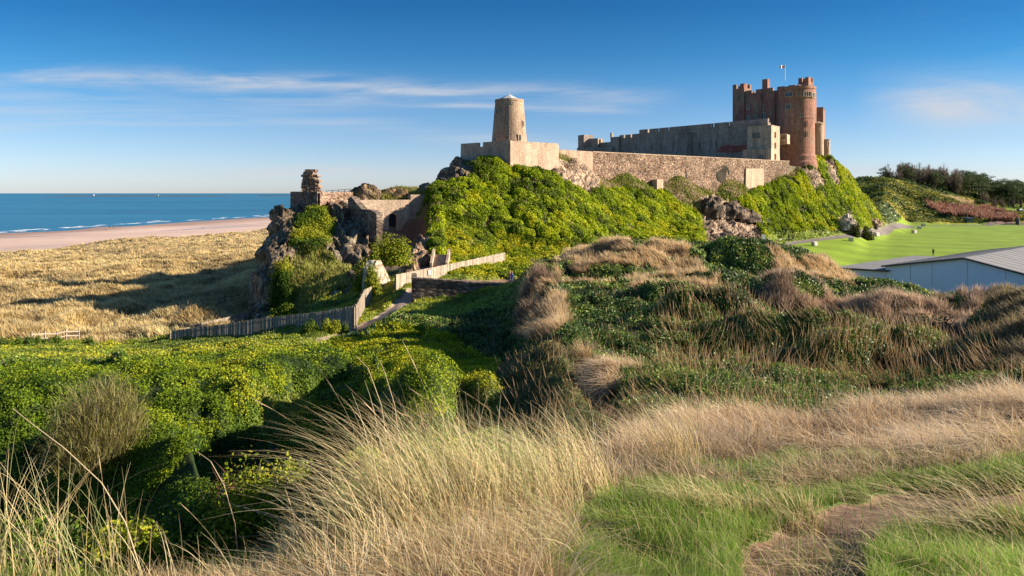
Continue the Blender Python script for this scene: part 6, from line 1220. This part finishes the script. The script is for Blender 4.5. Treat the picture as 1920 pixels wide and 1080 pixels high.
protos = {k_: [tree_proto(k_, lab, g_) for _ in range(3)] for k_, lab, g_ in (('pine_tree', 'dark broad-crowned pine with a bare trunk in the wood on the far right hill', 'pines in the wood on the far hill'), ('bare_tree', 'leafless brown winter tree in the wood on the far right hill', 'bare trees in the wood on the far hill'))}
used_ = {k_: 0 for k_ in protos}
def place_tree(k_, x, y, s, z0=None):
    i = used_[k_]; used_[k_] += 1
    if i < 3: o = protos[k_][i]
    else:
        src = protos[k_][i % 3]; o = src.copy(); C.objects.link(o)
        for ch in src.children: c = ch.copy(); C.objects.link(c); c.parent = o
    o.location = (x, y, (zat(x, y) if z0 is None else z0) - .3); o.rotation_euler.z = random.uniform(0, 6.28); o.scale = (s, s, s * random.uniform(.9, 1.1)); return o
# top line of the wood in the photograph, and where its foot is hidden or seen
tl = lambda px: np.interp(px, [1640, 1670, 1700, 1730, 1800, 1860, 1900, 1960, 2100], [332, 325, 320, 318, 319, 327, 338, 345, 350])
for k_ in range(230):
    px = random.uniform(1655, 2080) if k_ > 3 else (1672, 1700, 1760, 1850)[k_]; Y = random.uniform(425, 520); x, y = XY(px, Y); s = random.uniform(.85, 1.1) * (.75 if px < 1690 else 1)
    z0 = ZP(tl(px) + random.uniform(-3, 7) + (Y < 460) * 9 * random.random(), Y) - 14.8 * s
    if px > 1830: z0 = ZP(tl(px) + random.uniform(-2, 9), Y) - 14.8 * s
    z0 = min(z0, zat(x, y)); z0 = max(z0, zat(x, y) - 5)
    kind = 'bare_tree' if (1665 < px < 1800 and random.random() < .62) else 'pine_tree'
    o_ = place_tree(kind, x, y, s, z0); row = 'front row' if Y < 450 else 'middle' if Y < 485 else 'back'
    zone = 'left end by the castle' if px < 1700 else 'above the broad dark bush' if px < 1760 else 'above the sandy bank' if px < 1830 else 'above the reddish thicket' if px < 1890 else 'right end above the car'
    o_['label'] = ('dark pine' if kind == 'pine_tree' else 'bare tree') + ' in the wood, ' + row + ', ' + zone
for px, Y, s in ((1850, 408, .55), (1866, 405, .5), (1880, 408, .5)): place_tree('bare_tree', *XY(px, Y), s)['label'] = 'small pale bare tree below the front edge of the wood'

# ------------------------------------------------------------------ tall marram clump in front of the camera
def clump(x, y, r, n, L0, L1, lean, label, group=None, green=.25, w_=.006, name='marram_clump', heads=0.12, name2=None):
    z0 = zat(x, y); a = rng.random(n) * 6.283; q_ = r * np.sqrt(rng.random(n)); px_, py_ = x + q_ * np.cos(a), y + q_ * np.sin(a); pz = np.array([zat(i, j) for i, j in zip(px_, py_)]) - .03
    p = np.stack([px_, py_, pz], 1); ln = L0 + (L1 - L0) * rng.random(n) ** .8; le = np.zeros((n, 3)); le[:, 0] = lean[0] + rng.normal(size=n) * .22 + np.cos(a) * .18; le[:, 1] = lean[1] + rng.normal(size=n) * .2
    g = rng.random(n) < green; c0 = np.where(g[:, None], pal([(.20, .22, .06), (.16, .2, .05)], n, .2), pal([(.36, .27, .11), (.30, .22, .09)], n, .2)); c1 = np.where(g[:, None], pal([(.36, .38, .14), (.46, .44, .2)], n, .2), pal([(.84, .66, .36), (.90, .76, .48), (.70, .51, .25)], n, .2))
    gs = [blade_geo(p, ln, np.full(n, w_) * (.6 + .8 * rng.random(n)), le, c0, c1, 7, .12)]
    root = empty(name, (x, y, z0), label, 'grass clump', group); v, f, c = merge(gs); np_mesh('blades', v, f, M['straw'], np.clip(c, 0, .9), root, loc=(x, y, z0))
    h = int(n * heads * .07)
    if h:
        p2 = p[:h]; L2 = L1 * (.92 + .2 * rng.random(h)); l2 = le[:h] * .9; l2[:, 0] = np.minimum(l2[:, 0], -.25); st = blade_geo(p2, L2, np.full(h, .0035), l2, pal([(.36, .27, .12)], h), pal([(.5, .38, .2)], h), 7)
        # seed heads: thick spindle at the tip of each stalk
        hd_ = []
        for k in range(2):
            t = .80 + .1 * k; up = np.zeros((h, 3)); up[:, 2] = 1; base_ = p2 + up * (L2 * (t - .35 * t * t * np.linalg.norm(l2, axis=1)))[:, None] + l2 * (L2 * t ** 1.7)[:, None]
            t2_ = t + .14; tip = p2 + up * (L2 * (t2_ - .35 * t2_ * t2_ * np.linalg.norm(l2, axis=1)))[:, None] + l2 * (L2 * t2_ ** 1.7)[:, None]; sd_ = unit(rng.normal(size=(h, 3))) * .0035; mid = (base_ + tip) / 2
            vv = np.stack([base_, mid + sd_, tip, mid - sd_], 1).reshape(-1, 3); cc = np.repeat(pal([(.55, .4, .22), (.42, .28, .15)], h), 4, 0); hd_.append((vv, np.arange(4 * h).reshape(h, 4), cc))
        v, f, c = merge([st] + hd_); np_mesh('seed_heads', v, f, M['straw'], c, root, loc=(x, y, z0))
    return root
FC = [(830, 3.6, .40, 820, .4, .92, (-.42, .05), 'tall pale marram clump leaning left, centre of the foreground', .25), (985, 3.9, .34, 620, .36, .80, (-.42, 0), 'pale marram clump right of the tallest foreground clump', .3), (735, 3.3, .34, 380, .3, .72, (-.42, 0), 'pale marram clump left of the tallest foreground clump', .2),
      (1085, 4.6, .26, 460, .45, .88, (-.5, .1), 'narrow upright marram clump at the right end of the foreground row', .1), (860, 2.9, .3, 520, .25, .5, (-.35, -.1), 'short bright clump at the bottom centre edge', .45), (1000, 3.1, .28, 420, .2, .5, (-.9, -.1), 'low arching green and straw clump beside the green turf', .5), (590, 2.9, .28, 200, .2, .4, (-.4, 0), 'thin straw clump at the bottom left of centre', .1),
      (1265, 6.6, .3, 320, .5, .95, (-.35, .1), 'sparse tall straw clump at the edge of the hollow', 0), (1330, 4.1, .28, 420, .15, .4, (-.5, -.2), 'small drooping tussock on the green turf left of the worn path', .3), (1480, 4.1, .2, 300, .12, .34, (-.4, -.2), 'small drooping tussock at the left edge of the worn path', .3), (1700, 3.1, .5, 800, .08, .26, (-.5, -.1), 'dense green and straw tussock at the bottom right', .6), (1900, 3.6, .45, 300, .3, .6, (-.75, .1), 'wispy straw tussock at the right edge of the foreground', .15),
      (120, 2.9, .3, 150, .5, .85, (-.25, 0), 'tall green-gold blades at the bottom left corner', .5), (-10, 2.9, .3, 110, .6, .95, (.15, 0), 'loose tall blades cut by the left edge', .4), (330, 3.2, .45, 180, .3, .6, (-.3, 0), 'thin wiry straw grass left of the near shrubs', 0), (440, 3.1, .4, 200, .25, .5, (-.35, 0), 'short wiry straw grass at the bottom left', 0)]
for px, Y, r, n, L0, L1, le, lab, g in FC: clump(XL(px, Y), Y, r, n, L0, L1, le, lab, 'foreground grass clumps', g, .0055 if Y > 3.4 else .0045)
# a few long single stalks
def stalk(pts, label, w0=.005):
    mb = MB(); mb.tube([W(*q_) for q_ in pts], [w0 * .6 * (1 - .5 * i / len(pts)) for i in range(len(pts))], 5); M.setdefault('stalk', plain('dry_stalk', (.42, .31, .17), .7, .2, 8)); o = mb.build('grass_stalk', M['stalk'], loc=W(*pts[0])); tag(o, label, 'grass stalk', 'long single grass stalks')
stalk([(270, 1090, 3.0), (235, 980, 3.0), (190, 905, 3.05), (120, 840, 3.1), (60, 795, 3.15), (24, 766, 3.2)], 'long bare stalk arching over the left foreground to the upper left', .006)
stalk([(450, 1090, 3.4), (440, 980, 3.4), (420, 910, 3.4), (395, 865, 3.45), (370, 847, 3.5)], 'thin bent stalk before the near shrubs')
stalk([(740, 1050, 3.6), (735, 900, 3.7), (715, 760, 3.8), (690, 690, 3.85), (668, 668, 3.9)], 'tallest thin stalk above the centre of the big clump')
stalk([(760, 1050, 3.6), (757, 900, 3.7), (740, 760, 3.8), (722, 700, 3.85), (712, 676, 3.9)], 'second tallest thin stalk right of the tallest')
